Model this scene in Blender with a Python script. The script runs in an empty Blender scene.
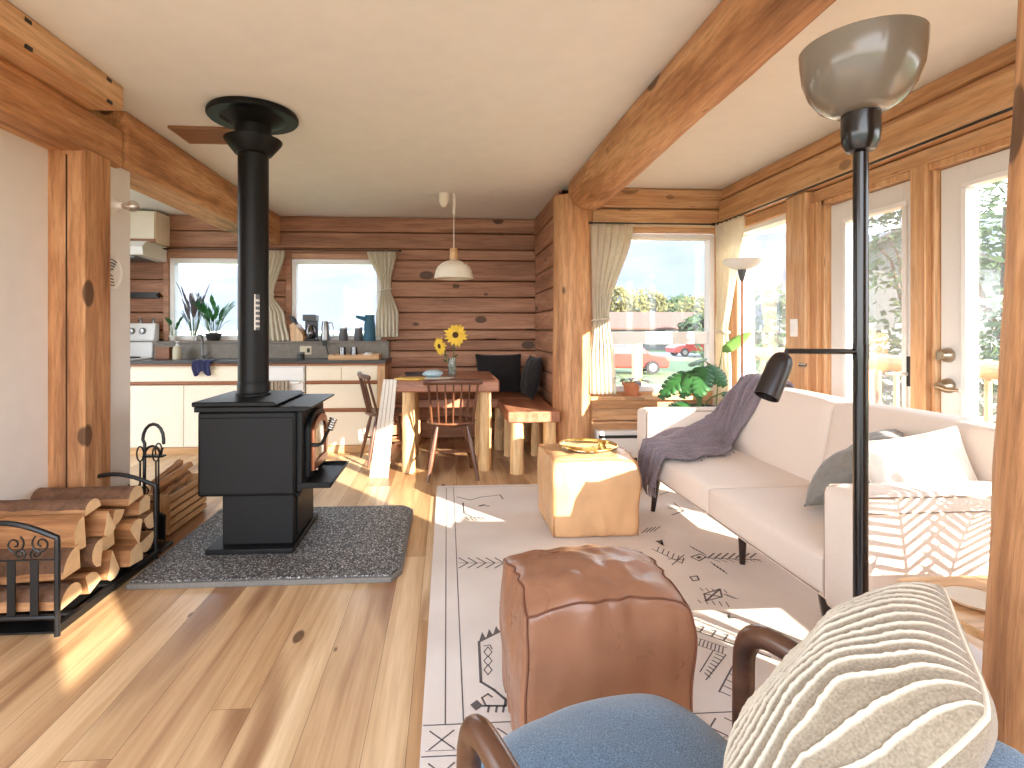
import bpy, bmesh, math, random
from mathutils import Vector, Matrix, Euler, noise
PI = math.pi
R = math.radians
rnd = random.Random(7)
scene = bpy.context.scene
COL = scene.collection

# ------------------------------------------------------------------ camera
F, PX, PY, CH, YAW = 540.0, 480.0, 330.0, 1.2, R(3.5)
cam_d = bpy.data.cameras.new('camera')
cam = bpy.data.objects.new('camera', cam_d)
COL.objects.link(cam)
cam.location = (0, 0, CH)
cam.rotation_euler = (R(90), 0, -YAW)
cam_d.sensor_width = 36.0
cam_d.lens = F / 1024 * 36.0
cam_d.shift_x = (512 - PX) / 1024
cam_d.shift_y = -(384 - PY) / 1024
cam_d.clip_start = 0.05
cam_d.clip_end = 6000
scene.camera = cam
_s, _c = math.sin(YAW), math.cos(YAW)


def at(x, y, X=None, Y=None, z=None):
    """point of the room seen in the photograph at (x, y) on a plane of the room"""
    a = (x - PX) / F
    d = (_s + a * _c, _c - a * _s, -(y - PY) / F)
    t = (z - CH) / d[2] if z is not None else (Y / d[1] if Y is not None else X / d[0])
    return Vector((d[0] * t, d[1] * t, CH + d[2] * t))


# ------------------------------------------------------------------ materials
def S(r, g, b):
    f = lambda v: (v / 255 / 12.92) if v / 255 <= 0.04045 else ((v / 255 + 0.055) / 1.055) ** 2.4
    return (f(r), f(g), f(b), 1)


class NT:
    def __init__(s, name):
        s.m = bpy.data.materials.new(name)
        s.m.use_nodes = True
        s.t = s.m.node_tree
        s.b = s.t.nodes['Principled BSDF']
        s.out = s.t.nodes['Material Output']

    def n(s, typ, **kw):
        nd = s.t.nodes.new(typ)
        for k, v in kw.items():
            if k in nd.inputs:
                nd.inputs[k].default_value = v
            else:
                setattr(nd, k, v)
        return nd

    def l(s, a, b):
        s.t.links.new(a, b)

    def ramp(s, fac, stops, interp='LINEAR'):
        nd = s.n('ShaderNodeValToRGB')
        cr = nd.color_ramp
        cr.interpolation = interp
        while len(cr.elements) < len(stops):
            cr.elements.new(0.5)
        for e, (p, c) in zip(cr.elements, stops):
            e.position = p
            e.color = c if len(c) == 4 else (*c, 1)
        s.l(fac, nd.inputs[0])
        return nd.outputs[0]

    def mix(s, fac, a, b, blend='MIX'):
        nd = s.n('ShaderNodeMix', data_type='RGBA', blend_type=blend)
        for sock, v in ((nd.inputs[0], fac), (nd.inputs[6], a), (nd.inputs[7], b)):
            if isinstance(v, bpy.types.NodeSocket):
                s.l(v, sock)
            else:
                sock.default_value = v
        return nd.outputs[2]

    def math(s, op, a, b=0.0):
        nd = s.n('ShaderNodeMath', operation=op)
        for sock, v in ((nd.inputs[0], a), (nd.inputs[1], b)):
            if isinstance(v, bpy.types.NodeSocket):
                s.l(v, sock)
            else:
                sock.default_value = v
        return nd.outputs[0]

    def bump(s, h, strength=0.2, dist=0.01):
        nd = s.n('ShaderNodeBump', Strength=strength, Distance=dist)
        s.l(h, nd.inputs['Height'])
        s.l(nd.outputs[0], s.b.inputs['Normal'])

    def coord(s, scale=(1, 1, 1), kind='Object', island=0.0):
        tc = s.n('ShaderNodeTexCoord')
        src = tc.outputs[kind]
        if island:
            g = s.n('ShaderNodeNewGeometry')
            m = s.n('ShaderNodeVectorMath', operation='SCALE', Scale=island)
            cmb = s.n('ShaderNodeCombineXYZ')
            for i in range(3):
                s.l(g.outputs['Random Per Island'], cmb.inputs[i])
            s.l(cmb.outputs[0], m.inputs[0])
            ad = s.n('ShaderNodeVectorMath', operation='ADD')
            s.l(src, ad.inputs[0]); s.l(m.outputs[0], ad.inputs[1])
            src = ad.outputs[0]
        mp = s.n('ShaderNodeMapping')
        mp.inputs['Scale'].default_value = scale
        s.l(src, mp.inputs[0])
        return mp.outputs[0]


def plain(name, col, rough=0.6, metal=0.0, var=0.0, vscale=8.0, bump=0.0, bscale=60.0, sheen=0.0, coat=0.0, spec=None, trans=0.0):
    t = NT(name)
    t.b.inputs['Roughness'].default_value = rough
    t.b.inputs['Metallic'].default_value = metal
    if spec is not None:
        t.b.inputs['Specular IOR Level'].default_value = spec
    if sheen:
        t.b.inputs['Sheen Weight'].default_value = sheen
    if coat:
        t.b.inputs['Coat Weight'].default_value = coat
        t.b.inputs['Coat Roughness'].default_value = 0.08
    co = t.coord()
    nz = t.n('ShaderNodeTexNoise', Scale=vscale, Detail=4.0)
    t.l(co, nz.inputs['Vector'])
    v = var or 0.03
    dark = tuple(c * (1 - v) for c in col[:3]) + (1,)
    lite = tuple(min(1, c * (1 + v)) for c in col[:3]) + (1,)
    t.l(t.ramp(nz.outputs[0], [(0.3, dark), (0.7, lite)]), t.b.inputs['Base Color'])
    if bump:
        n2 = t.n('ShaderNodeTexNoise', Scale=bscale, Detail=3.0)
        t.l(co, n2.inputs['Vector'])
        t.bump(n2.outputs[0], bump, 0.01)
    if trans:
        tr = t.n('ShaderNodeBsdfTranslucent')
        t.l(t.ramp(nz.outputs[0], [(0.3, dark), (0.7, lite)]), tr.inputs[0])
        mx = t.n('ShaderNodeMixShader')
        mx.inputs[0].default_value = trans
        t.l(t.b.outputs[0], mx.inputs[1]); t.l(tr.outputs[0], mx.inputs[2])
        t.l(mx.outputs[0], t.out.inputs[0])
    return t.m


def wood(name, axis, dark, mid, light, rough=0.5, scale=9.0, knots=0.6, kscale=2.2, island=7.0, streak=0.07, tone=0.25, bump=0.15, coat=0.0):
    t = NT(name)
    t.b.inputs['Roughness'].default_value = rough
    if coat:
        t.b.inputs['Coat Weight'].default_value = coat
        t.b.inputs['Coat Roughness'].default_value = 0.2
    sc = [1.0, 1.0, 1.0]
    sc['xyz'.index(axis)] = streak
    co = t.coord(tuple(sc), island=island)
    n1 = t.n('ShaderNodeTexNoise', Scale=scale, Detail=6.0, Roughness=0.6, Distortion=0.6)
    t.l(co, n1.inputs['Vector'])
    col = t.ramp(n1.outputs[0], [(0.28, dark), (0.5, mid), (0.72, light)])
    n2 = t.n('ShaderNodeTexNoise', Scale=scale * 6, Detail=4.0, Roughness=0.65)
    t.l(co, n2.inputs['Vector'])
    col = t.mix(0.6, col, t.ramp(n2.outputs[0], [(0.36, (0.55, 0.48, 0.42, 1)), (0.58, (1, 1, 1, 1))]), 'MULTIPLY')
    if knots:
        sk = [1.0, 1.0, 1.0]
        sk['xyz'.index(axis)] = 0.6
        ck = t.coord(tuple(sk), island=island)
        vo = t.n('ShaderNodeTexVoronoi', Scale=kscale)
        t.l(ck, vo.inputs['Vector'])
        wn = t.n('ShaderNodeTexWhiteNoise')
        t.l(vo.outputs['Position'], wn.inputs['Vector'])
        thr = t.math('MULTIPLY', t.math('SUBTRACT', wn.outputs['Value'], 0.35), 0.40)
        kf = t.math('SUBTRACT', thr, vo.outputs['Distance'])
        kf = t.ramp(t.math('MULTIPLY', kf, 14.0), [(0.0, (0, 0, 0, 1)), (0.5, (1, 1, 1, 1))])
        kf = t.math('MULTIPLY', kf, knots)
        col = t.mix(kf, col, tuple(c * 0.28 for c in dark[:3]) + (1,))
    if tone:
        g = t.n('ShaderNodeNewGeometry')
        tn = t.ramp(g.outputs['Random Per Island'], [(0.0, (1 - tone,) * 3 + (1,)), (1.0, (1, 1, 1, 1))])
        col = t.mix(1.0, col, tn, 'MULTIPLY')
    t.l(col, t.b.inputs['Base Color'])
    if bump:
        t.bump(n1.outputs[0], bump, 0.02)
    return t.m


def glass(name, tint=(1, 1, 1, 1), gloss=0.08, haze=0.0):
    t = NT(name)
    t.t.nodes.remove(t.b)
    tr = t.n('ShaderNodeBsdfTransparent'); tr.inputs[0].default_value = tint
    gl = t.n('ShaderNodeBsdfGlossy'); gl.inputs['Roughness'].default_value = 0.02
    fr = t.n('ShaderNodeLayerWeight'); fr.inputs[0].default_value = 0.25
    mx = t.n('ShaderNodeMixShader')
    t.l(t.math('ADD', t.math('MULTIPLY', fr.outputs['Fresnel'], 0.3), gloss * 0.3), mx.inputs[0])
    t.l(tr.outputs[0], mx.inputs[1]); t.l(gl.outputs[0], mx.inputs[2])
    if haze:
        tl = t.n('ShaderNodeBsdfTranslucent'); tl.inputs[0].default_value = (1, 1, 1, 1)
        m2 = t.n('ShaderNodeMixShader'); m2.inputs[0].default_value = haze
        t.l(mx.outputs[0], m2.inputs[1]); t.l(tl.outputs[0], m2.inputs[2])
        t.l(m2.outputs[0], t.out.inputs[0])
        return t.m
    t.l(mx.outputs[0], t.out.inputs[0])
    return t.m


M = {}
LOG = (S(144, 96, 62), S(202, 148, 102), S(230, 184, 138))
for ax in 'xyz':
    M['log_' + ax] = wood('peeled_log_' + ax, ax, *LOG, rough=0.6, knots=0.85, kscale=4.5, scale=9, island=0, tone=0, bump=0.5, streak=0.10)
    M['pine_' + ax] = wood('pine_trim_' + ax, ax, S(188, 134, 92), S(220, 172, 124), S(238, 200, 158), rough=0.45, knots=0.6, kscale=4.5, tone=0.12)
    M['cedar_' + ax] = wood('cedar_board_' + ax, ax, S(150, 106, 82), S(190, 138, 108), S(216, 170, 138), rough=0.6, knots=0.9, kscale=4.5, tone=0.22, bump=0.25)
    M['bench_' + ax] = wood('oiled_slab_' + ax, ax, S(138, 90, 68), S(178, 122, 94), S(204, 150, 118), rough=0.35, knots=0.5, tone=0.1)
    M['birch_' + ax] = wood('pale_log_' + ax, ax, S(206, 160, 104), S(232, 192, 138), S(244, 212, 162), rough=0.5, knots=0.35, tone=0.0)
    M['walnut_' + ax] = wood('walnut_' + ax, ax, S(48, 29, 20), S(76, 48, 34), S(104, 70, 50), rough=0.3, knots=0, tone=0.0, coat=0.3, bump=0.05)
    M['chairwood_' + ax] = wood('brown_chair_wood_' + ax, ax, S(66, 38, 24), S(100, 62, 42), S(132, 88, 62), rough=0.35, knots=0, tone=0.0, coat=0.2, bump=0.05)
    M['crate_' + ax] = wood('crate_slat_' + ax, ax, S(170, 122, 80), S(206, 160, 112), S(224, 184, 138), rough=0.6, knots=0.3, tone=0.15)
    M['oak_' + ax] = wood('light_oak_' + ax, ax, S(196, 148, 98), S(218, 174, 124), S(232, 194, 148), rough=0.4, knots=0, tone=0.0, bump=0.05)
M['trimwood'] = wood('cabinet_trim_wood', 'x', S(128, 76, 44), S(158, 100, 62), S(180, 122, 80), rough=0.45, knots=0, tone=0.0, bump=0.05)
M['ceiling'] = plain('ceiling_paint', S(240, 241, 238), 0.9, var=0.02, bump=0.05, bscale=90)
M['white_wall'] = plain('white_wall_paint', S(238, 238, 238), 0.85, var=0.02)
M['cream'] = plain('cream_cabinet', S(244, 234, 212), 0.5, var=0.02)
M['white'] = plain('white_enamel', S(240, 240, 238), 0.3, var=0.01)
M['vinyl'] = plain('white_vinyl', S(238, 238, 236), 0.4, var=0.01)
M['door_white'] = plain('painted_door', S(228, 228, 226), 0.45, var=0.01)
M['counter'] = plain('dark_counter', S(62, 58, 56), 0.35, var=0.15, vscale=60)
M['backsplash'] = plain('grey_tile', S(128, 120, 110), 0.5, var=0.15, vscale=25)
M['iron'] = plain('stove_steel', S(17, 17, 18), 0.5, var=0.08, vscale=14, bump=0.04, bscale=200, spec=0.25)
M['ironpipe'] = plain('stove_pipe_steel', S(17, 17, 18), 0.45, var=0.1, spec=0.25)
M['black'] = plain('black_metal', S(18, 18, 19), 0.4, var=0.08)
M['black_gloss'] = plain('black_gloss', S(20, 18, 18), 0.25, var=0.05, coat=0.3)
M['bronze_gloss'] = plain('dark_bronze', S(30, 22, 21), 0.35, var=0.05)
M['copper'] = plain('copper_trim', S(150, 92, 62), 0.32, 0.8, var=0.08)
M['chrome'] = plain('chrome', S(200, 200, 200), 0.18, 1.0)
M['nickel'] = plain('satin_nickel', S(176, 164, 146), 0.28, 1.0)
M['brass'] = plain('brass', S(214, 178, 104), 0.22, 1.0)
M['mirror'] = plain('polished_tray', S(228, 220, 205), 0.08, 1.0)
M['fireglass'] = plain('stove_glass', S(58, 42, 34), 0.06, var=0.3, vscale=4, spec=0.9, coat=1.0)
M['sofa'] = plain('sofa_fabric', S(226, 211, 198), 0.85, var=0.03, vscale=160, bump=0.06, bscale=500, sheen=0.2)
M['sofa_seam'] = plain('sofa_seam', S(150, 130, 118), 0.9)
M['dark_leg'] = plain('dark_leg', S(42, 26, 20), 0.35)
M['throw'] = plain('throw_knit', S(128, 115, 122), 0.95, var=0.18, vscale=90, bump=0.2, bscale=220, sheen=0.3)
M['grey_linen'] = plain('grey_linen', S(126, 122, 116), 0.9, var=0.1, vscale=40, bump=0.1, bscale=300, sheen=0.2)
M['white_linen'] = plain('white_linen', S(238, 232, 222), 0.9, var=0.03, bump=0.06, bscale=300)
M['blackcloth'] = plain('black_cloth', S(24, 21, 22), 0.9, var=0.15, sheen=0.1)
M['linen'] = plain('curtain_linen', S(240, 234, 220), 0.9, var=0.04, vscale=30, bump=0.05, bscale=300, trans=0.5)
M['navy'] = plain('navy_towel', S(38, 40, 78), 0.95, var=0.15, vscale=60, sheen=0.2)
M['tea_towel'] = plain('striped_towel', S(176, 160, 140), 0.95, var=0.25, vscale=60)
M['teal'] = plain('teal_cloth', S(60, 104, 128), 0.8, var=0.1)
M['terra'] = plain('terracotta', S(198, 124, 84), 0.8, var=0.08, vscale=20)
M['darkpot'] = plain('dark_pot', S(44, 42, 42), 0.5)
M['whitepot'] = plain('white_pot', S(232, 230, 224), 0.4)
M['soil'] = plain('soil', S(52, 38, 28), 0.95, var=0.3, vscale=60)
M['leaf'] = plain('leaf_green', S(58, 108, 58), 0.38, var=0.25, vscale=12, trans=0.25)
M['leaf_pale'] = plain('leaf_light', S(120, 160, 84), 0.45, var=0.2, vscale=12, trans=0.35)
M['leaf_dusk'] = plain('leaf_dusky', S(104, 92, 96), 0.5, var=0.2, vscale=20, trans=0.2)
M['stem'] = plain('stem_green', S(98, 120, 66), 0.5, var=0.1)
M['petal'] = plain('sunflower_petal', S(250, 210, 70), 0.6, var=0.1, vscale=40, trans=0.25)
M['seedhead'] = plain('sunflower_head', S(74, 42, 20), 0.9, var=0.3, vscale=150)
M['paper'] = plain('paper', S(224, 222, 214), 0.8, var=0.06, vscale=30)
M['paper_yellow'] = plain('yellow_paper', S(226, 190, 92), 0.7, var=0.1)
M['paper_dark'] = plain('dark_cover', S(52, 48, 52), 0.5, var=0.2)
M['pale_blue'] = plain('pale_blue_plastic', S(176, 200, 212), 0.35, var=0.1, vscale=20)
M['wire'] = plain('white_cord', S(236, 230, 220), 0.5)
M['pend_white'] = plain('pendant_enamel', S(238, 230, 214), 0.4, var=0.02)
M['shade_glass'] = plain('taupe_shade', S(126, 117, 105), 0.18, var=0.03, coat=0.1)
M['frost'] = plain('frosted_bowl', S(240, 238, 234), 0.3, trans=0.4)
M['glass'] = glass('window_glass', (0.97, 0.98, 0.98, 1), haze=0.012)
M['jar'] = glass('jar_glass', (0.86, 0.9, 0.9, 1), 0.4)
M['bulb'] = glass('clear_bulb', (0.96, 0.9, 0.86, 1), 0.5)
M['carafe'] = glass('smoky_glass', (0.4, 0.4, 0.42, 1), 0.5)
M['steel'] = plain('brushed_steel', S(150, 150, 150), 0.3, 0.9)
M['grey_plastic'] = plain('grey_plastic', S(88, 90, 94), 0.4)
M['outlet'] = plain('outlet_plate', S(214, 204, 178), 0.5)
M['vent_brown'] = plain('vent_brown', S(150, 104, 70), 0.5)
M['red_paint'] = plain('red_car_paint', S(168, 52, 44), 0.3, coat=0.5)
M['tyre'] = plain('tyre', S(30, 30, 32), 0.8)
M['roof_tan'] = plain('tan_shingle', S(88, 60, 50), 0.9, var=0.12)
M['roof_grey'] = plain('grey_shingle', S(76, 72, 72), 0.9, var=0.12)
M['siding'] = plain('pale_siding', S(104, 103, 102), 0.8, var=0.05)
M['siding_grey'] = plain('grey_siding', S(78, 78, 82), 0.8, var=0.06)
M['lawn'] = plain('lawn_grass', S(84, 100, 60), 0.95, var=0.2, vscale=0.6)
M['street'] = plain('pale_asphalt', S(122, 121, 120), 0.9, var=0.06)
M['hill'] = plain('haze_tinted_hill', S(69, 77, 89), 1.0, var=0.14, vscale=0.006)  # blue-grey of distant air haze is mixed into the base colour
M['foliage'] = plain('tree_leaves', S(54, 76, 38), 0.7, var=0.3, vscale=2.0, trans=0.3)
M['foliage_yellow'] = plain('yellowing_leaves', S(104, 100, 60), 0.7, var=0.25, vscale=1.0, trans=0.3)
M['blossom'] = plain('white_blossom', S(190, 192, 180), 0.8, var=0.08, trans=0.2)
M['trunk'] = plain('tree_trunk', S(92, 72, 56), 0.9, var=0.2)


def tan_leather(name, c, rough=0.38):
    t = NT(name)
    t.b.inputs['Roughness'].default_value = rough
    co = t.coord()
    n1 = t.n('ShaderNodeTexNoise', Scale=5.0, Detail=5.0, Distortion=0.4)
    t.l(co, n1.inputs['Vector'])
    a = tuple(v * 0.84 for v in c[:3]) + (1,)
    b = tuple(min(1, v * 1.15) for v in c[:3]) + (1,)
    t.l(t.ramp(n1.outputs[0], [(0.3, a), (0.5, c), (0.75, b)]), t.b.inputs['Base Color'])
    n2 = t.n('ShaderNodeTexNoise', Scale=14.0, Detail=6.0, Distortion=0.8)
    t.l(co, n2.inputs['Vector'])
    t.l(t.ramp(n2.outputs[0], [(0.3, (rough * 0.75,) * 3), (0.7, (rough * 1.3,) * 3)]), t.b.inputs['Roughness'])
    t.bump(n2.outputs[0], 0.25, 0.012)
    return t.m


M['leather'] = tan_leather('brown_leather', S(140, 98, 74), 0.34)
M['leather_tan'] = tan_leather('tan_leather', S(206, 162, 118), 0.4)
M['piping'] = plain('leather_piping', S(104, 62, 42), 0.5)
M['piping_tan'] = plain('tan_piping', S(170, 118, 74), 0.5)


def m_blue():
    t = NT('blue_chenille')
    t.b.inputs['Roughness'].default_value = 0.95
    t.b.inputs['Sheen Weight'].default_value = 0.35
    co = t.coord()
    n = t.n('ShaderNodeTexNoise', Scale=420.0, Detail=4.0)
    t.l(co, n.inputs['Vector'])
    n3 = t.n('ShaderNodeTexNoise', Scale=9.0, Detail=3.0)
    t.l(co, n3.inputs['Vector'])
    c = t.ramp(n.outputs[0], [(0.3, S(46, 66, 86)), (0.5, S(76, 102, 126)), (0.72, S(120, 144, 164))])
    c = t.mix(0.5, c, t.ramp(n3.outputs[0], [(0.3, (0.75, 0.75, 0.75, 1)), (0.7, (1, 1, 1, 1))]), 'MULTIPLY')
    t.l(c, t.b.inputs['Base Color'])
    t.bump(n.outputs[0], 0.35, 0.006)
    return t.m


M['blue'] = m_blue()


def m_floor():
    t = NT('hickory_planks')
    g = t.n('ShaderNodeNewGeometry')
    rp = g.outputs['Random Per Island']
    co = t.coord((1.0, 0.055, 1.0), island=11.0)
    n1 = t.n('ShaderNodeTexNoise', Scale=7.0, Detail=6.0, Roughness=0.55, Distortion=1.0)
    t.l(co, n1.inputs['Vector'])
    c = t.ramp(n1.outputs[0], [(0.27, S(160, 126, 96)), (0.4, S(200, 170, 136)), (0.55, S(218, 192, 158)), (0.75, S(234, 214, 184))])
    tone = t.ramp(rp, [(0.0, S(206, 184, 158)), (0.15, S(255, 250, 240)), (0.35, S(226, 206, 184)), (0.6, S(255, 248, 236)), (0.8, S(214, 190, 166)), (1.0, S(250, 240, 226))])
    c = t.mix(1.0, c, tone, 'MULTIPLY')
    # brown heartwood streaks
    co2 = t.coord((1.0, 0.10, 1.0), island=23.0)
    n2 = t.n('ShaderNodeTexNoise', Scale=3.6, Detail=2.0, Distortion=0.5)
    t.l(co2, n2.inputs['Vector'])
    hf = t.ramp(n2.outputs[0], [(0.57, (0, 0, 0, 1)), (0.63, (1, 1, 1, 1))])
    c = t.mix(t.math('MULTIPLY', hf, 0.8), c, S(136, 94, 64))
    n3 = t.n('ShaderNodeTexNoise', Scale=70.0, Detail=3.0)
    t.l(co, n3.inputs['Vector'])
    c = t.mix(0.3, c, t.ramp(n3.outputs[0], [(0.35, (0.6, 0.52, 0.45, 1)), (0.6, (1, 1, 1, 1))]), 'MULTIPLY')
    vo = t.n('ShaderNodeTexVoronoi', Scale=2.2, voronoi_dimensions='2D')
    t.l(t.coord((1.0, 0.45, 1.0), island=5.0), vo.inputs['Vector'])
    wn = t.n('ShaderNodeTexWhiteNoise')
    t.l(vo.outputs['Position'], wn.inputs['Vector'])
    kf = t.math('SUBTRACT', t.math('MULTIPLY', t.math('SUBTRACT', wn.outputs['Value'], 0.3), 0.08), vo.outputs['Distance'])
    kf = t.ramp(t.math('MULTIPLY', kf, 40.0), [(0.0, (0, 0, 0, 1)), (0.6, (1, 1, 1, 1))])
    c = t.mix(t.math('MULTIPLY', kf, 0.8), c, S(74, 44, 28))
    t.l(c, t.b.inputs['Base Color'])
    t.b.inputs['Roughness'].default_value = 0.34
    t.l(t.ramp(n1.outputs[0], [(0.3, (0.42,) * 3), (0.7, (0.28,) * 3)]), t.b.inputs['Roughness'])
    t.bump(n3.outputs[0], 0.05, 0.004)
    return t.m


M['floor'] = m_floor()
M['gap'] = plain('plank_gap', S(70, 46, 30), 0.9)


def m_hearth():
    t = NT('pebble_hearth')
    t.b.inputs['Roughness'].default_value = 0.6
    co = t.coord()
    vo = t.n('ShaderNodeTexVoronoi', Scale=150.0)
    t.l(co, vo.inputs['Vector'])
    wn = t.n('ShaderNodeTexWhiteNoise')
    t.l(vo.outputs['Position'], wn.inputs['Vector'])
    c = t.ramp(wn.outputs['Value'], [(0.0, S(44, 44, 46)), (0.4, S(78, 78, 80)), (0.65, S(116, 115, 114)), (0.85, S(168, 166, 162)), (1.0, S(226, 224, 220))])
    e = t.ramp(vo.outputs['Distance'], [(0.35, (1, 1, 1, 1)), (0.7, (0.35, 0.35, 0.35, 1))])
    t.l(t.mix(1.0, c, e, 'MULTIPLY'), t.b.inputs['Base Color'])
    t.bump(vo.outputs['Distance'], 0.3, 0.004)
    return t.m


M['hearth'] = m_hearth()
M['hearth_edge'] = plain('hearth_edge', S(112, 109, 104), 0.7, var=0.12, vscale=60)


def m_rug():
    t = NT('rug_weave')
    t.b.inputs['Roughness'].default_value = 0.95
    co = t.coord()
    wv = t.n('ShaderNodeTexWave', Scale=60.0, Distortion=1.5, bands_direction='Y')
    t.l(co, wv.inputs['Vector'])
    n = t.n('ShaderNodeTexNoise', Scale=2.0, Detail=5.0)
    t.l(co, n.inputs['Vector'])
    c = t.ramp(n.outputs[0], [(0.3, S(212, 202, 194)), (0.7, S(230, 222, 214))])
    c = t.mix(0.25, c, t.ramp(wv.outputs[0], [(0.0, (0.8, 0.8, 0.8, 1)), (1.0, (1, 1, 1, 1))]), 'MULTIPLY')
    t.l(c, t.b.inputs['Base Color'])
    t.bump(wv.outputs[0], 0.15, 0.003)
    return t.m


M['rug'] = m_rug()
M['rug_ink'] = plain('rug_motif', S(96, 90, 90), 0.95, var=0.2, vscale=90)


def m_ribbed():
    t = NT('ribbed_linen')
    t.b.inputs['Roughness'].default_value = 0.95
    t.b.inputs['Sheen Weight'].default_value = 0.2
    co = t.coord()
    n = t.n('ShaderNodeTexNoise', Scale=260.0, Detail=3.0)
    t.l(co, n.inputs['Vector'])
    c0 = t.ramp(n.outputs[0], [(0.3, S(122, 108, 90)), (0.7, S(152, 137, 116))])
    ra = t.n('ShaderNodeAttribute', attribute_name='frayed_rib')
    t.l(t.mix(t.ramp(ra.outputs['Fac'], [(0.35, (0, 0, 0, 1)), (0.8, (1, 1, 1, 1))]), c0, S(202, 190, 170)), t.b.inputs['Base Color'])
    t.bump(n.outputs[0], 0.3, 0.004)
    return t.m


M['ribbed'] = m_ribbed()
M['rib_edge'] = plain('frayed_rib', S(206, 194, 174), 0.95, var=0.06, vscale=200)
M['bark'] = plain('log_bark', S(112, 82, 62), 0.95, var=0.3, vscale=30, bump=0.5, bscale=60)
M['split'] = wood('split_wood', 'x', S(150, 100, 64), S(192, 140, 94), S(214, 168, 120), rough=0.8, knots=0, island=3.0, tone=0.25, bump=0.4, scale=14)
M['endgrain'] = plain('end_grain', S(232, 202, 158), 0.85, var=0.1, vscale=18)
M['panel_white'] = plain('white_board', S(226, 220, 210), 0.55, var=0.03)

# ------------------------------------------------------------------ mesh builder


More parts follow.
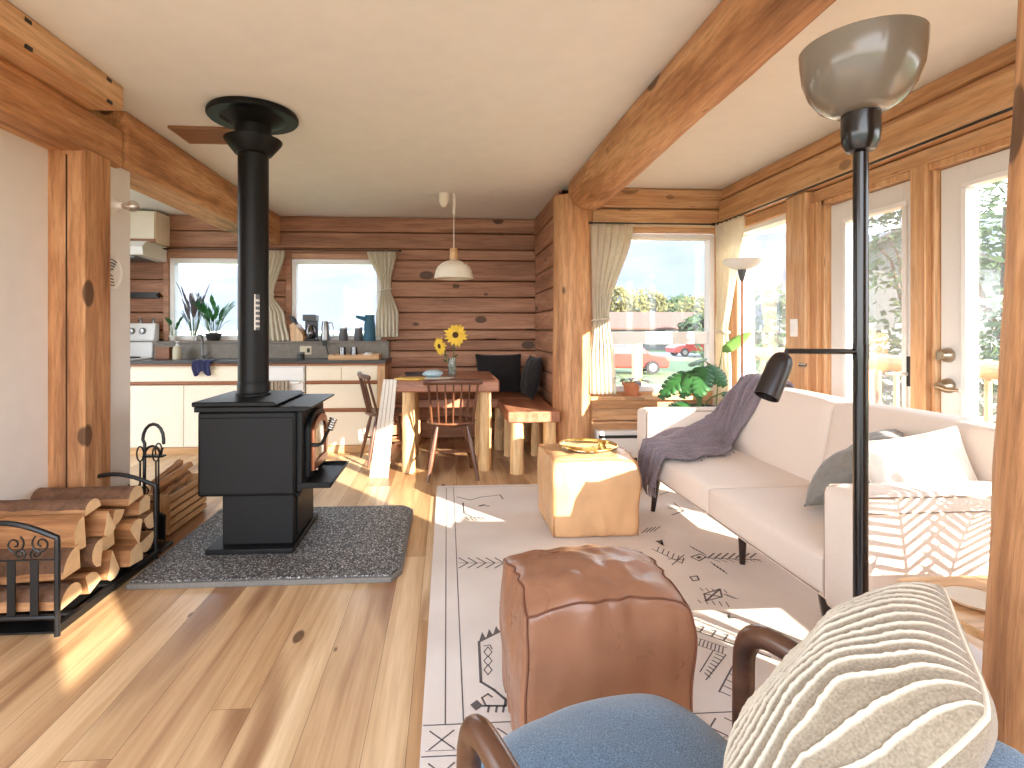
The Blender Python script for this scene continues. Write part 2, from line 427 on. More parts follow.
class MB:
    def __init__(s):
        s.bm = bmesh.new()

    def _mi(s, faces, mi):
        for f in faces:
            f.material_index = mi
        return faces

    def box(s, x0, x1, y0, y1, z0, z1, mi=0, M4=None):
        vs = [Vector((x, y, z)) for z in (z0, z1) for y in (y0, y1) for x in (x0, x1)]
        if M4 is not None:
            vs = [M4 @ v for v in vs]
        v = [s.bm.verts.new(p) for p in vs]
        s._mi([s.bm.faces.new([v[i] for i in q]) for q in ((0, 2, 3, 1), (4, 5, 7, 6), (0, 1, 5, 4), (2, 6, 7, 3), (0, 4, 6, 2), (1, 3, 7, 5))], mi)
        return s

    def tube(s, pts, rad, n=10, mi=0, caps=True, flat=1.0, up=None):
        pts = [Vector(p) for p in pts]
        if not isinstance(rad, (list, tuple)):
            rad = [rad] * len(pts)
        t0 = (pts[1] - pts[0]).normalized()
        a = Vector(up) if up is not None else (Vector((0, 0, 1)) if abs(t0.z) < 0.9 else Vector((0, 1, 0)))
        u = (a - a.dot(t0) * t0).normalized()
        rings = []
        for i, p in enumerate(pts):
            t = (pts[min(i + 1, len(pts) - 1)] - pts[max(i - 1, 0)]).normalized()
            u = (u - u.dot(t) * t).normalized()
            w = t.cross(u)
            rings.append([s.bm.verts.new(p + rad[i] * (math.cos(2 * PI * k / n) * u * flat + math.sin(2 * PI * k / n) * w)) for k in range(n)])
        fs = []
        for i in range(len(rings) - 1):
            for k in range(n):
                fs.append(s.bm.faces.new((rings[i][k], rings[i][(k + 1) % n], rings[i + 1][(k + 1) % n], rings[i + 1][k])))
        if caps:
            fs.append(s.bm.faces.new(rings[0][::-1])); fs.append(s.bm.faces.new(rings[-1]))
        s._mi(fs, mi)
        return s

    def lathe(s, prof, c=(0, 0, 0), n=28, mi=0, axis='z', close=False):
        rings = []
        for r, h in prof:
            ring = []
            for k in range(n):
                a = 2 * PI * k / n
                x, y = r * math.cos(a), r * math.sin(a)
                p = (x, y, h) if axis == 'z' else ((h, x, y) if axis == 'x' else (y, h, x))
                ring.append(s.bm.verts.new(Vector(c) + Vector(p)))
            rings.append(ring)
        fs = []
        for i in range(len(rings) - 1):
            for k in range(n):
                fs.append(s.bm.faces.new((rings[i][k], rings[i][(k + 1) % n], rings[i + 1][(k + 1) % n], rings[i + 1][k])))
        if not close:
            if prof[0][0] > 1e-5:
                fs.append(s.bm.faces.new(rings[0][::-1]))
            if prof[-1][0] > 1e-5:
                fs.append(s.bm.faces.new(rings[-1]))
        s._mi(fs, mi)
        return s

    def prism(s, poly, axis, d0, d1, mi=0, mi_cap=None):
        def P(a, b, d):
            return {'x': (d, a, b), 'y': (a, d, b), 'z': (a, b, d)}[axis]
        A = [s.bm.verts.new(P(a, b, d0)) for a, b in poly]
        B = [s.bm.verts.new(P(a, b, d1)) for a, b in poly]
        n = len(poly)
        s._mi([s.bm.faces.new((A[i], A[(i + 1) % n], B[(i + 1) % n], B[i])) for i in range(n)], mi)
        s._mi([s.bm.faces.new(A[::-1]), s.bm.faces.new(B)], mi if mi_cap is None else mi_cap)
        return s

    def grid(s, fn, nu, nv, mi=0, closed_u=False):
        V = [[s.bm.verts.new(fn(i / nu, j / nv)) for j in range(nv + 1)] for i in range(nu + (0 if closed_u else 1))]
        fs = []
        m = len(V)
        for i in range(nu):
            for j in range(nv):
                fs.append(s.bm.faces.new((V[i][j], V[(i + 1) % m][j], V[(i + 1) % m][j + 1], V[i][j + 1])))
        s._mi(fs, mi)
        return s

    def face(s, pts, mi=0):
        s._mi([s.bm.faces.new([s.bm.verts.new(p) for p in pts])], mi)
        return s

    def ball(s, c, r, sc=(1, 1, 1), n=16, mi=0):
        return s.lathe([(max(1e-6, r * sc[0] * math.sin(PI * k / 10)), -r * sc[2] * math.cos(PI * k / 10)) for k in range(11)], c, n, mi, close=True)

    def build(s, name, mats, parent=None, loc=None, smooth=35, bevel=0, weld=False, subsurf=0, solid=0, segs=2, rot=None):
        if weld:
            bmesh.ops.remove_doubles(s.bm, verts=s.bm.verts, dist=1e-5)
        bmesh.ops.recalc_face_normals(s.bm, faces=s.bm.faces)
        me = bpy.data.meshes.new(name)
        s.bm.to_mesh(me)
        s.bm.free()
        for m in (mats if isinstance(mats, (list, tuple)) else [mats]):
            me.materials.append(m)
        if smooth:
            me.polygons.foreach_set('use_smooth', [True] * len(me.polygons))
            me.set_sharp_from_angle(angle=R(smooth))
        o = bpy.data.objects.new(name, me)
        COL.objects.link(o)
        if parent is not None:
            o.parent = parent
        if loc is not None:
            o.location = loc
        if rot is not None:
            o.rotation_euler = rot
        if bevel:
            b = o.modifiers.new('bevel', 'BEVEL')
            b.width = bevel; b.segments = segs; b.limit_method = 'ANGLE'; b.angle_limit = R(40)
            b.harden_normals = False
        if solid:
            so = o.modifiers.new('solid', 'SOLIDIFY'); so.thickness = solid; so.offset = 0
        if subsurf:
            ss = o.modifiers.new('sub', 'SUBSURF'); ss.levels = subsurf; ss.render_levels = subsurf
        return o


def tag(o, label, cat, group=None, kind=None):
    o['label'] = label
    o['category'] = cat
    if group:
        o['group'] = group
    if kind:
        o['kind'] = kind
    return o


def thing(name, label, cat, loc=(0, 0, 0), rz=0, group=None, kind=None):
    o = bpy.data.objects.new(name, None)
    COL.objects.link(o)
    o.location = loc
    o.rotation_euler = (0, 0, rz)
    o.empty_display_size = 0.05
    return tag(o, label, cat, group, kind)


def dup(src, loc=None, rz=None, label=None):
    def rec(o, par):
        c = o.copy()
        COL.objects.link(c)
        if par is not None:
            c.parent = par
        for ch in list(o.children):
            rec(ch, c)
        return c
    c = rec(src, None)
    if loc is not None:
        c.location = loc
    if rz is not None:
        c.rotation_euler = (0, 0, rz)
    if label:
        c['label'] = label
    return c


def struct(o, label, cat='wall'):
    return tag(o, label, cat, kind='structure')


def lab(o, text):
    o['label'] = text
    return o


exec_parts = []
# ================================================================== THE SETTING
# floor planks: one island per board
mb = MB()
x = -3.9
k = 0
while x < 2.55:
    w = rnd.choice((0.125, 0.16, 0.19, 0.14))
    y = -1.6 - rnd.random() * 1.4
    while y < 6.14:
        L = rnd.uniform(1.2, 3.0)
        y1 = min(y + L, 6.14)
        if y1 > -1.5:
            mb.face([(x + 0.0006, max(y, -1.5) + 0.0006, 0), (x + w - 0.0006, max(y, -1.5) + 0.0006, 0), (x + w - 0.0006, y1 - 0.0006, 0), (x + 0.0006, y1 - 0.0006, 0)], 0)
        y = y1
    x += w
mb.box(-3.9, 2.6, -1.5, 6.15, -0.12, -0.0015, 1)
struct(mb.build('floor', [M['floor'], M['gap']], smooth=0), 'hickory plank floor with brown streaks and knots', 'floor')

struct(MB().box(-3.9, 2.6, -.5, 6.15, 2.44, 2.56).build('ceiling', M['ceiling'], smooth=0), 'smooth cream painted ceiling', 'ceiling')


def boards(mb, axis, face, depth, a0, a1, zs, openings=(), jitter=0.012, mi=0):
    """courses of squared timber; axis: run direction; face: coordinate of the visible face; depth: signed towards the back"""
    for i in range(len(zs) - 1):
        z0, z1 = zs[i] + 0.004, zs[i + 1] - 0.004
        segs = [(a0, a1)]
        for (o0, o1, p0, p1) in openings:
            if z1 > p0 + 0.02 and z0 < p1 - 0.02:
                new = []
                for (s0, s1) in segs:
                    if o1 <= s0 or o0 >= s1:
                        new.append((s0, s1))
                    else:
                        if o0 > s0: new.append((s0, o0))
                        if o1 < s1: new.append((o1, s1))
                segs = new
        off = rnd.uniform(0, jitter) * (1 if depth > 0 else -1)
        for (s0, s1) in segs:
            lo, hi = sorted((face + off, face + depth))
            if axis == 'x':
                mb.box(s0, s1, lo, hi, z0, z1, mi)
            else:
                mb.box(lo, hi, s0, s1, z0, z1, mi)


W1 = (-2.96, -1.94, 1.09, 1.97)     # kitchen window beside the range
W2 = (-1.68, -0.72, 1.09, 1.97)     # kitchen window over the drawers
zs_back = [0, .2, .4, .6, .79, .97, 1.09, 1.2, 1.39, 1.56, 1.74, 1.97, 2.09, 2.27, 2.44]
mb = MB()
boards(mb, 'x', 5.97, 0.16, -3.75, 1.12, zs_back, [W1, W2])
mb.box(-3.75, 1.12, 6.06, 6.14, 0, 1.08, 1); mb.box(-3.75, 1.12, 6.06, 6.14, 1.98, 2.44, 1)
for (a, b) in ((-3.75, -2.97), (-1.93, -1.69), (-.71, 1.12)):
    mb.box(a, b, 6.06, 6.14, 1.08, 1.98, 1)
struct(mb.build('wall_back', [M['cedar_x'], M['gap']], bevel=0.012), 'red brown cedar timber wall behind kitchen and dining table')


def window(n, axis, f, a0, a1, z0, z1, casing=None, label='', deep=0.1, frame=0.035, cw=0.07, inward=-1, sash=None):
    """f = interior face of the wall, inward = sign from the wall towards the room"""
    def bx(mb, p0, p1, q0, q1, d0, d1, mi=0):
        lo, hi = sorted((f + inward * d0, f + inward * d1))
        return mb.box(p0, p1, lo, hi, q0, q1, mi) if axis == 'x' else mb.box(lo, hi, p0, p1, q0, q1, mi)
    r = MB()
    for (p0, p1, q0, q1) in ((a0, a1, z0, z0 + frame), (a0, a1, z1 - frame, z1), (a0, a0 + frame, z0 + frame, z1 - frame), (a1 - frame, a1, z0 + frame, z1 - frame)):
        bx(r, p0, p1, q0, q1, -0.10, 0.005)
    if sash:
        bx(r, a0 + frame, a1 - frame, sash[0], sash[1], -0.08, -0.03)
    root = struct(r.build('window_%d' % n, M['vinyl'], bevel=0.004), label, 'window')
    g = MB(); bx(g, a0 + frame - 0.005, a1 - frame + 0.005, z0 + frame - 0.005, z1 - frame + 0.005, -0.062, -0.058)
    g.build('pane', M['glass'], root, smooth=0)
    if casing:
        c = MB()
        for (p0, p1, q0, q1) in ((a0 - cw, a0, z0 - cw, z1 + cw), (a1, a1 + cw, z0 - cw, z1 + cw), (a0, a1, z1, z1 + cw), (a0, a1, z0 - cw, z0)):
            bx(c, p0, p1, q0, q1, 0.0, 0.022)
        c.build('casing', casing, root, bevel=0.004)
    return root


window(1, 'x', 5.97, W1[0], W1[1], W1[2], W1[3], M['cedar_x'], 'kitchen window above the sink with plants on its sill', frame=0.05, cw=0.06)
window(2, 'x', 5.97, W2[0], W2[1], W2[2], W2[3], M['cedar_x'], 'kitchen window above the drawers and coffee maker', frame=0.05, cw=0.06)

# dining nook side wall
mb = MB()
boards(mb, 'y', 0.97, 0.14, 4.72, 5.97, [0, .2, .4, .6, .79, .98, 1.2, 1.39, 1.6, 1.8, 2.02, 2.24, 2.44])
mb.box(1.0, 1.1, 4.72, 6.0, 0, 2.44, 1)
struct(mb.build('wall_nook', [M['cedar_y'], M['gap']], bevel=0.014), 'red brown timber side wall of the dining nook')

# bay wall with the big window
BW = (1.32, 2.37, 0.66, 2.05)
mb = MB()
boards(mb, 'x', 4.66, 0.14, 1.11, 2.6, [0, .2, .4, .58], jitter=0.006)
mb.box(1.11, 1.26, 4.665, 4.8, .58, 2.13); mb.box(2.43, 2.6, 4.665, 4.8, .58, 2.13)
struct(mb.build('wall_bay', M['pine_x'], bevel=0.012), 'pine log wall under and around the bay window')
mb = MB(); mb.box(1.1, 2.6, 4.60, 4.8, 2.125, 2.255); mb.box(1.1, 2.6, 4.61, 4.8, 2.265, 2.44)
struct(mb.build('trim_1', M['pine_x'], bevel=0.022, segs=3), 'two stacked log headers over the bay window', 'header')
window(3, 'x', 4.66, BW[0], BW[1], BW[2], BW[3], M['pine_x'], 'bay window beside the log post with sash rail and sill', frame=0.045, cw=0.055, sash=(1.075, 1.185))
mb = MB(); mb.box(1.22, 2.46, 4.54, 4.66, 0.595, 0.63); mb.box(1.24, 2.44, 4.60, 4.66, 0.52, 0.592)
struct(mb.build('trim_2', M['pine_x'], bevel=0.008), 'pine window sill shelf under the bay window', 'sill')

# right wall
mb = MB()
zr = [0, .2, .4, .6, .7]
mb.box(2.45, 2.6, 4.42, 4.66, 0, 2.05)
mb.box(2.45, 2.6, 3.66, 4.42, 0, 0.66)
mb.box(2.45, 2.6, 1.62, 1.74, 0, 2.05)
mb.box(2.45, 2.6, 1.38, 1.62, 0, 2.05)
mb.box(2.45, 2.6, .02, 1.38, 0, .5)
mb.box(2.45, 2.6, -2.39, .02, 0, 2.05); mb.box(2.45, 2.6, -6, -2.95, 0, 2.3)
mb.box(2.45, 2.6, -2.95, -2.39, 0, 1.93); mb.box(2.45, 2.6, -2.95, -2.39, 2.26, 2.3); mb.box(2.45, 2.6, -2.39, -.3, 2.05, 2.3)
mb.box(2.45, 2.6, -6, -.3, 2.3, 4.6)  # unseen run behind the camera, extended and raised to block the sun
mb.box(2.52, 2.6, -1.3, 4.66, 2.04, 2.44)
struct(mb.build('wall_right', M['pine_z'], bevel=0.006), 'pine wall on the deck side with windows and glazed doors, unseen rear run raised to block sun')
mb = MB(); mb.box(2.37, 2.52, -1.3, 4.6, 2.125, 2.33)
struct(mb.build('trim_3', M['pine_y'], bevel=0.03, segs=3), 'long squared log header above the glazed doors', 'header')
mb = MB(); mb.box(2.41, 2.52, -1.3, 4.61, 2.345, 2.44)
struct(mb.build('trim_4', M['pine_y'], bevel=0.012), 'top board under the ceiling above the glazed doors', 'header')
mb = MB(); mb.box(2.425, 2.52, -1.3, 4.6, 2.04, 2.12)
struct(mb.build('trim_5', M['pine_y'], bevel=0.006), 'pine casing board directly above the glazed doors', 'casing')
mb = MB(); mb.box(2.37, 2.58, 3.44, 3.655, 0, 2.12)
struct(mb.build('trim_6', M['pine_z'], bevel=0.012), 'square pine post with light switch between window and doors', 'post')
mb = MB()
mb.box(2.40, 2.55, 3.37, 3.44, 0, 2.04); mb.box(2.43, 2.58, 3.34, 3.37, 0, 2.04)
mb.box(2.41, 2.58, 2.585, 2.675, 0, 2.04); mb.box(2.44, 2.58, 2.565, 2.585, 0, 2.04); mb.box(2.44, 2.58, 2.675, 2.70, 0, 2.04)
mb.box(2.41, 2.58, 1.70, 1.78, 0, 2.04)
mb.box(2.43, 2.58, 1.78, 3.37, 2.005, 2.04)
struct(mb.build('trim_7', M['pine_z'], bevel=0.005), 'pine jambs and mullion around the two glazed doors', 'jamb')
window(4, 'y', 2.45, 3.665, 4.42, 0.68, 2.04, None, 'tall side window between corner curtain and square pine post', frame=0.04)
window(5, 'y', 2.45, .03, 1.37, .51, 2.04, None, 'side window behind the chair', frame=0.04)
window(6, 'y', 2.45, -2.945, -2.395, 1.935, 2.255, None, 'small high side window', frame=0.012)


def glazed_door(n, y0, y1, label, gl):
    st = (0.11, 0.11)
    r = MB()
    x0, x1 = 2.47, 2.52
    g0, g1, gz0, gz1 = gl
    r.box(x0, x1, y0, g0, 0.01, 2.0); r.box(x0, x1, g1, y1, 0.01, 2.0)
    r.box(x0, x1, g0, g1, 0.01, gz0); r.box(x0, x1, g0, g1, gz1, 2.0)
    root = struct(r.build('door_%d' % n, M['door_white'], bevel=0.003), label, 'door')
    m = MB()
    w = 0.028
    for (p0, p1, q0, q1) in ((g0 - w, g1 + w, gz0 - w, gz0), (g0 - w, g1 + w, gz1, gz1 + w), (g0 - w, g0, gz0, gz1), (g1, g1 + w, gz0, gz1)):
        m.box(2.456, 2.47, p0, p1, q0, q1)
    m.build('glazing_bead', M['vinyl'], root, bevel=0.004)
    MB().box(2.493, 2.497, g0 - .004, g1 + .004, gz0 - .004, gz1 + .004).build('pane', M['glass'], root, smooth=0)
    return root


d1 = glazed_door(1, 2.705, 3.335, 'white glazed deck door seen behind the tall lamp pole', (2.78, 3.19, 0.25, 1.87))
d2 = glazed_door(2, 1.785, 2.56, 'white glazed door with lever handle and deadbolt', (1.90, 2.415, 0.25, 1.88))
h = MB().box(2.448, 2.462, 2.715, 2.74, .9, 1.06)
h.build('lock_strip', M['black'], d1, bevel=0.003)
h = MB().tube([(2.455, 2.735, .965), (2.42, 2.74, .965), (2.41, 2.775, .965), (2.412, 2.83, .96)], [.009, .009, .009, .007], 10)
lab(h.build('handle', M['vinyl'], d1), 'white lever handle')
h = MB().lathe([(0.001, 2.425), (.018, 2.425), (.022, 2.435), (.034, 2.45), (.036, 2.468)], (0, 2.515, 1.075), 24, axis='x')
h.box(2.405, 2.426, 2.51, 2.52, 1.055, 1.095)
h.build('deadbolt', M['nickel'], d2)
h = MB().lathe([(0.014, 2.40), (.016, 2.43), (.034, 2.45), (.037, 2.468)], (0, 2.515, .925), 24, axis='x')
h.tube([(2.402, 2.515, .925), (2.395, 2.49, .922), (2.40, 2.45, .912), (2.41, 2.40, .915)], [.013, .011, .009, .007], 10)
h.build('handle', M['nickel'], d2)

# left walls, partition, kitchen side wall
struct(MB().box(-2.12, -1.99, 1.5, 2.83, 0, 2.44).build('wall_left', M['white_wall'], smooth=0), 'white painted wall behind the firewood rack')
struct(MB().box(-2.12, -1.845, 3.035, 3.275, 0, 2.2).build('wall_partition', M['white_wall'], bevel=0.008), 'white end of the partition wall beside the timber post')
struct(MB().box(-3.9, -3.72, 4.9, 6.14, 0, 2.44).build('wall_kitchen', M['cedar_y'], smooth=0), 'kitchen side wall')
struct(MB().box(-3.9, -2.12, 2.7, 2.83, 0, 2.44).build('wall_hall', M['white_wall'], smooth=0), 'white wall closing the kitchen off from the hall')


def log(name, p0, p1, r0, r1, mat, label, cat, flat_top=None, n=40, seg=60, amp=0.012, seed=0, clip=None):
    p0, p1 = Vector(p0), Vector(p1)
    ax = (p1 - p0).normalized()
    u = ax.orthogonal().normalized()
    if abs(ax.z) < 0.5:
        u = Vector((0, 0, 1))
    w = ax.cross(u)
    m = MB()

    def fn(a, b):
        t = b
        ang = 2 * PI * a
        c = p0.lerp(p1, t)
        r = r0 + (r1 - r0) * t
        q = Vector((math.cos(ang) * 1.4, math.sin(ang) * 1.4, t * (p1 - p0).length * 0.9)) + Vector((seed, seed, seed))
        r *= 1 + amp / 0.15 * noise.noise(q) * 0.9
        q2 = Vector((math.cos(ang) * 5, math.sin(ang) * 5, t * (p1 - p0).length * 5)) + Vector((seed, 3, 1))
        r += 0.0035 * noise.noise(q2)
        p = c + r * (math.cos(ang) * u + math.sin(ang) * w)
        if clip is not None and p.z > clip:
            p.z = clip
        return p
    m.grid(fn, n, seg, closed_u=True)
    m.bm.verts.ensure_lookup_table()
    for j in (0, seg):
        m.bm.faces.new([m.bm.verts[i * (seg + 1) + j] for i in range(n)])
    o = m.build(name, mat, smooth=60)
    return struct(o, label, cat)


log('log_beam', (1.145, -1.3, 2.392), (1.187, 4.44, 2.375), .112, .178, M['log_y'], 'thick peeled log beam running under the ceiling to the bay post', 'beam', clip=2.44, seed=2, seg=140)
log('log_pillar', (1.085, 4.66, 0), (1.10, 4.66, 2.35), .165, .175, M['log_z'], 'round peeled log post between dining nook and bay window', 'post', seed=5, clip=2.43)
log('log_pillar', (1.265, .97, 0), (1.40, .985, 2.44), .195, .165, M['log_z'], 'round peeled log post at the edge beside the side table', 'post', seed=9, amp=.006)
# left timber beam
mb = MB(); mb.box(-2.08, -1.805, -1.3, 3.15, 2.10, 2.32); mb.box(-2.08, -1.80, 3.15, 6.0, 2.12, 2.44)
struct(mb.build('timber_beam', M['log_y'], bevel=0.03, segs=3), 'hewn timber beam over the post running back to the kitchen window', 'beam')
mb = MB(); mb.box(-2.1, -1.645, -1.3, 2.865, 2.315, 2.44)
o = struct(mb.build('box_beam', M['pine_y'], bevel=0.01), 'smooth boxed beam with four square bolt holes under ceiling', 'beam')
for (px, py) in ((28, 21), (29, 48), (109, 80), (110, 102)):
    p = at(px, py, X=-1.645)
    b = MB().box(-1.65, -1.6425, p.y - .017, p.y + .017, p.z - .008, p.z + .008)
    lab(b.build('bolt_hole', M['black'], o, smooth=0), 'dark square bolt hole')
mb = MB(); mb.box(-2.04, -1.812, 2.825, 3.03, 0, 2.12)
mb.box(-1.905, -1.897, 2.8225, 2.8255, 0.2, 2.08, 1)
struct(mb.build('timber_post', [M['log_z'], M['gap']], bevel=0.012), 'square timber post with a long dark crack behind the firewood', 'post')
# baseboard heater under bay
r = MB().box(1.28, 2.40, 4.56, 4.655, .04, .33)
ht = thing('baseboard_heater', 'white baseboard heater along the floor under the bay window', 'heater', (0, 0, 0))
r.build('housing', M['vinyl'], ht, bevel=0.008)
MB().box(1.30, 2.38, 4.553, 4.562, .27, .295).box(1.30, 2.38, 4.553, 4.562, .07, .10).build('slot', M['black'], ht, smooth=0)

# outlets, switch, ceiling vent, sconce, grille, hook
sw = thing('light_switch', 'white switch plate on the square pine post beside the doors', 'switch', (2.366, 3.55, 1.215))
MB().box(-.006, .004, -.036, .036, -.06, .06).build('plate', M['vinyl'], sw, bevel=.002)
MB().box(-.012, -.004, -.013, .013, -.028, .028).build('rocker', M['white'], sw, bevel=.002)
v = thing('ceiling_vent', 'brown louvred vent in the ceiling behind the stove pipe', 'vent', (-1.49, 3.52, 2.436))
vx = MB()
for (a, b, c, d) in ((-.2, .2, -.14, -.115), (-.2, .2, .115, .14), (-.2, -.175, -.115, .115), (.175, .2, -.115, .115)):
    vx.box(a, b, c, d, -.012, .003)
vx.build('frame', M['vent_brown'], v, bevel=.002)
vx = MB()
for i in range(9):
    y = -.1 + i * .025
    vx.box(-.175, .175, y, y + .016, -.009, -.003)
vx.build('louvre', M['vent_brown'], v, smooth=0)
sc = thing('wall_bulb', 'bare clear bulb in a white socket on the partition', 'lamp', (-1.845, 3.1, 1.885))
MB().lathe([(.045, -.001), (.045, .008), (.03, .02), (.022, .035), (.02, .06)], axis='x', n=24).build('socket', M['white'], sc)
lab(MB().lathe([(.012, .055), (.018, .075), (.03, .10), (.031, .115), (.02, .135), (1e-4, .142)], axis='x', n=24).build('bulb', M['bulb'], sc), 'clear glass bulb')
gr = thing('wall_grille', 'round white grille half hidden behind the timber post', 'grille', (-1.845, 3.075, 1.515))
MB().lathe([(.001, .0), (.098, 0), (.098, .012), (.088, .02), (.08, .012), (.001, .008)], axis='x', n=32, close=True).build('rim', M['white'], gr)
g = MB()
for i in range(4):
    r_ = .02 + i * .017
    g.tube([(.014, r_ * math.cos(a * PI / 10), r_ * math.sin(a * PI / 10)) for a in range(3, 17)], .003, 5)
g.build('slot', M['black'], gr)
hk = thing('wall_hook', 'small white ring hook on the white wall near the beam', 'hook', (-1.99, 2.215, 1.86))
MB().lathe([(.02, 0), (.02, .004), (.008, .008), (.006, .02)], axis='x', n=16).build('base', M['white'], hk)
MB().tube([(.028, .022 * math.cos(a * PI / 10), .022 * math.sin(a * PI / 10) - .016) for a in range(21)], .0035, 6).build('ring', M['white'], hk)


def rebase(root, loc):
    """move a thing's origin to its base point; parts keep their place"""
    T = Matrix.Translation(-Vector(loc))

    def rec(o):
        if o.type == 'MESH':
            o.data.transform(T)
        for c in o.children:
            rec(c)
    rec(root)
    root.location = loc
    return root


# ================================================================== STOVE CORNER
ht = thing('hearth_pad', 'dark pebbled hearth pad with clipped corner under the wood stove', 'hearth')
m = MB().prism([(-1.47, 2.60), (-.865, 2.60), (-.865, 3.62), (-1.47, 3.62)], 'z', 0.001, .034)
m.prism([(-.86, 2.60), (-.27, 2.60), (-.235, 2.68), (-.235, 3.56), (-.29, 3.62), (-.86, 3.62)], 'z', 0.001, .034)
m.build('stone_slab', M['hearth'], ht, smooth=0)
m = MB().prism([(-1.48, 2.585), (-.265, 2.585), (-.22, 2.67), (-.22, 3.565), (-.285, 3.635), (-1.48, 3.635)], 'z', 0.0005, .026)
m.box(-.865, -.86, 2.60, 3.62, .02, .0335)
m.build('edge', M['hearth_edge'], ht, bevel=.003)
rebase(ht, (-.86, 3.1, 0))

st = thing('wood_stove', 'black pedestal wood stove with side facing window door', 'stove')
m = MB().box(-1.25, -.80, 2.87, 3.42, .035, .062).box(-1.185, -.815, 2.93, 3.36, .062, .34)
m.build('pedestal', M['iron'], st, bevel=.006)
m = MB().box(-.815, -.806, 2.98, 3.31, .09, .30).box(-.825, -.79, 2.96, 3.33, .305, .325)
m.build('ash_door', M['iron'], st, bevel=.004)
MB().box(-1.287, -.79, 2.872, 3.42, .335, .775).build('body', M['iron'], st, bevel=.012)
MB().box(-1.275, -.80, 2.866, 2.874, .35, .745).build('side_panel', M['iron'], st, bevel=.006)
# top with folded front lip
m = MB().prism([(-1.30, .775), (-.735, .775), (-.705, .79), (-.70, .80), (-.735, .802), (-1.30, .802)], 'y', 2.86, 3.43)
m.build('top_plate', M['iron'], st, bevel=.004)
MB().prism([(-1.31, .803), (-.90, .803), (-.875, .812), (-.90, .828), (-1.31, .828)], 'y', 2.855, 3.40).build('raised_top', M['iron'], st, bevel=.006)
# front face with door
MB().box(-.795, -.762, 2.90, 3.39, .345, .772).build('front_plate', M['iron'], st, bevel=.005)


def arch(y0, y1, z0, zs, zt, n=14):
    p = [(y0, z0), (y1, z0), (y1, zs)]
    for i in range(1, n):
        a = PI * i / n
        p.append(((y0 + y1) / 2 + (y1 - y0) / 2 * math.cos(a), zs + (zt - zs) * math.sin(a)))
    p.append((y0, zs))
    return p


dr = MB().prism(arch(2.955, 3.345, .405, .66, .75), 'x', -.764, -.735).build('door', M['iron'], st, bevel=.006)
out = arch(2.985, 3.315, .435, .645, .72)
inn = arch(3.025, 3.275, .475, .63, .682)
m = MB()
for i in range(len(out)):
    j = (i + 1) % len(out)
    a, b, c, d = out[i], out[j], inn[j], inn[i]
    m.face([(-.72, *a), (-.72, *b), (-.72, *c), (-.72, *d)])
    m.face([(-.72, *a), (-.72, *b), (-.737, *b), (-.737, *a)])
    m.face([(-.72, *d), (-.72, *c), (-.737, *c), (-.737, *d)])
lab(m.build('window_frame', M['copper'], dr, weld=True), 'copper coloured arched frame')
MB().prism(inn, 'x', -.738, -.728).build('window_glass', M['fireglass'], dr, smooth=0)
m = MB().tube([(-.735, 2.985, .575), (-.70, 2.985, .575), (-.682, 3.0, .58), (-.668, 3.06, .625), (-.66, 3.085, .645)], [.011, .011, .01, .009, .009], 10)
m.build('handle', M['black'], dr)
m = MB()
for i in range(5):
    m.lathe([(.019, i * .014), (.024, i * .014 + .004), (.024, i * .014 + .008), (.019, i * .014 + .012)], (0, 0, 0), 14)
q = Vector((.3, .35, .85)).to_track_quat('Z', 'Y').to_matrix().to_4x4()
q = Matrix.Translation((-.662, 3.08, .64)) @ q
bmesh.ops.transform(m.bm, matrix=q, verts=m.bm.verts)
lab(m.build('coil_grip', M['chrome'], dr), 'shiny coiled handle grip')
m = MB().prism([(-.79, .365), (-.615, .365), (-.60, .395), (-.61, .395), (-.622, .378), (-.79, .378)], 'y', 2.90, 3.37)
m.box(-.79, -.615, 2.895, 2.905, .365, .395).box(-.79, -.615, 3.365, 3.375, .365, .395)
m.build('ash_lip', M['iron'], st, bevel=.003)
MB().lathe([(.012, .0), (.014, .012), (.008, .02)], (-.735, 3.05, .425), 12, axis='x').build('knob', M['chrome'], st)
rebase(st, (-1.03, 3.14, 0.034))

fp = thing('stove_pipe', 'black stove pipe rising from the stove to a round ceiling collar', 'stove pipe')
cx, cy = -1.108, 3.17
MB().lathe([(.083, .828), (.083, 2.36)], (cx, cy, 0), 40).build('pipe', M['ironpipe'], fp)
MB().lathe([(.095, .828), (.095, .84), (.087, .845), (.087, .90), (.084, .905)], (cx, cy, 0), 40).build('bottom_collar', M['ironpipe'], fp)
MB().lathe([(.083, 2.2), (.10, 2.205), (.155, 2.275), (.158, 2.285), (.10, 2.29), (.10, 2.36), (.18, 2.405), (.10, 2.41)], (cx, cy, 0), 40).build('cone_shield', M['ironpipe'], fp)
MB().lathe([(.10, 2.404), (.24, 2.404), (.247, 2.412), (.247, 2.425), (.24, 2.4385), (.10, 2.4385)], (cx, cy, 0), 56).build('ceiling_collar', M['ironpipe'], fp)
a = R(-92)
o = MB().lathe([(.001, -.01), (.028, -.01), (.030, .012), (.026, .022), (.001, .022)], (0, 0, 0), 20).build('thermometer', M['black'], fp, loc=(cx + .083 * math.cos(R(-20)), cy + .083 * math.sin(R(-20)), 1.205), rot=(R(90), 0, R(70)))
m = MB()
for t in (0, 1):
    pass
ang = [R(-68 + i * 5) for i in range(5)]
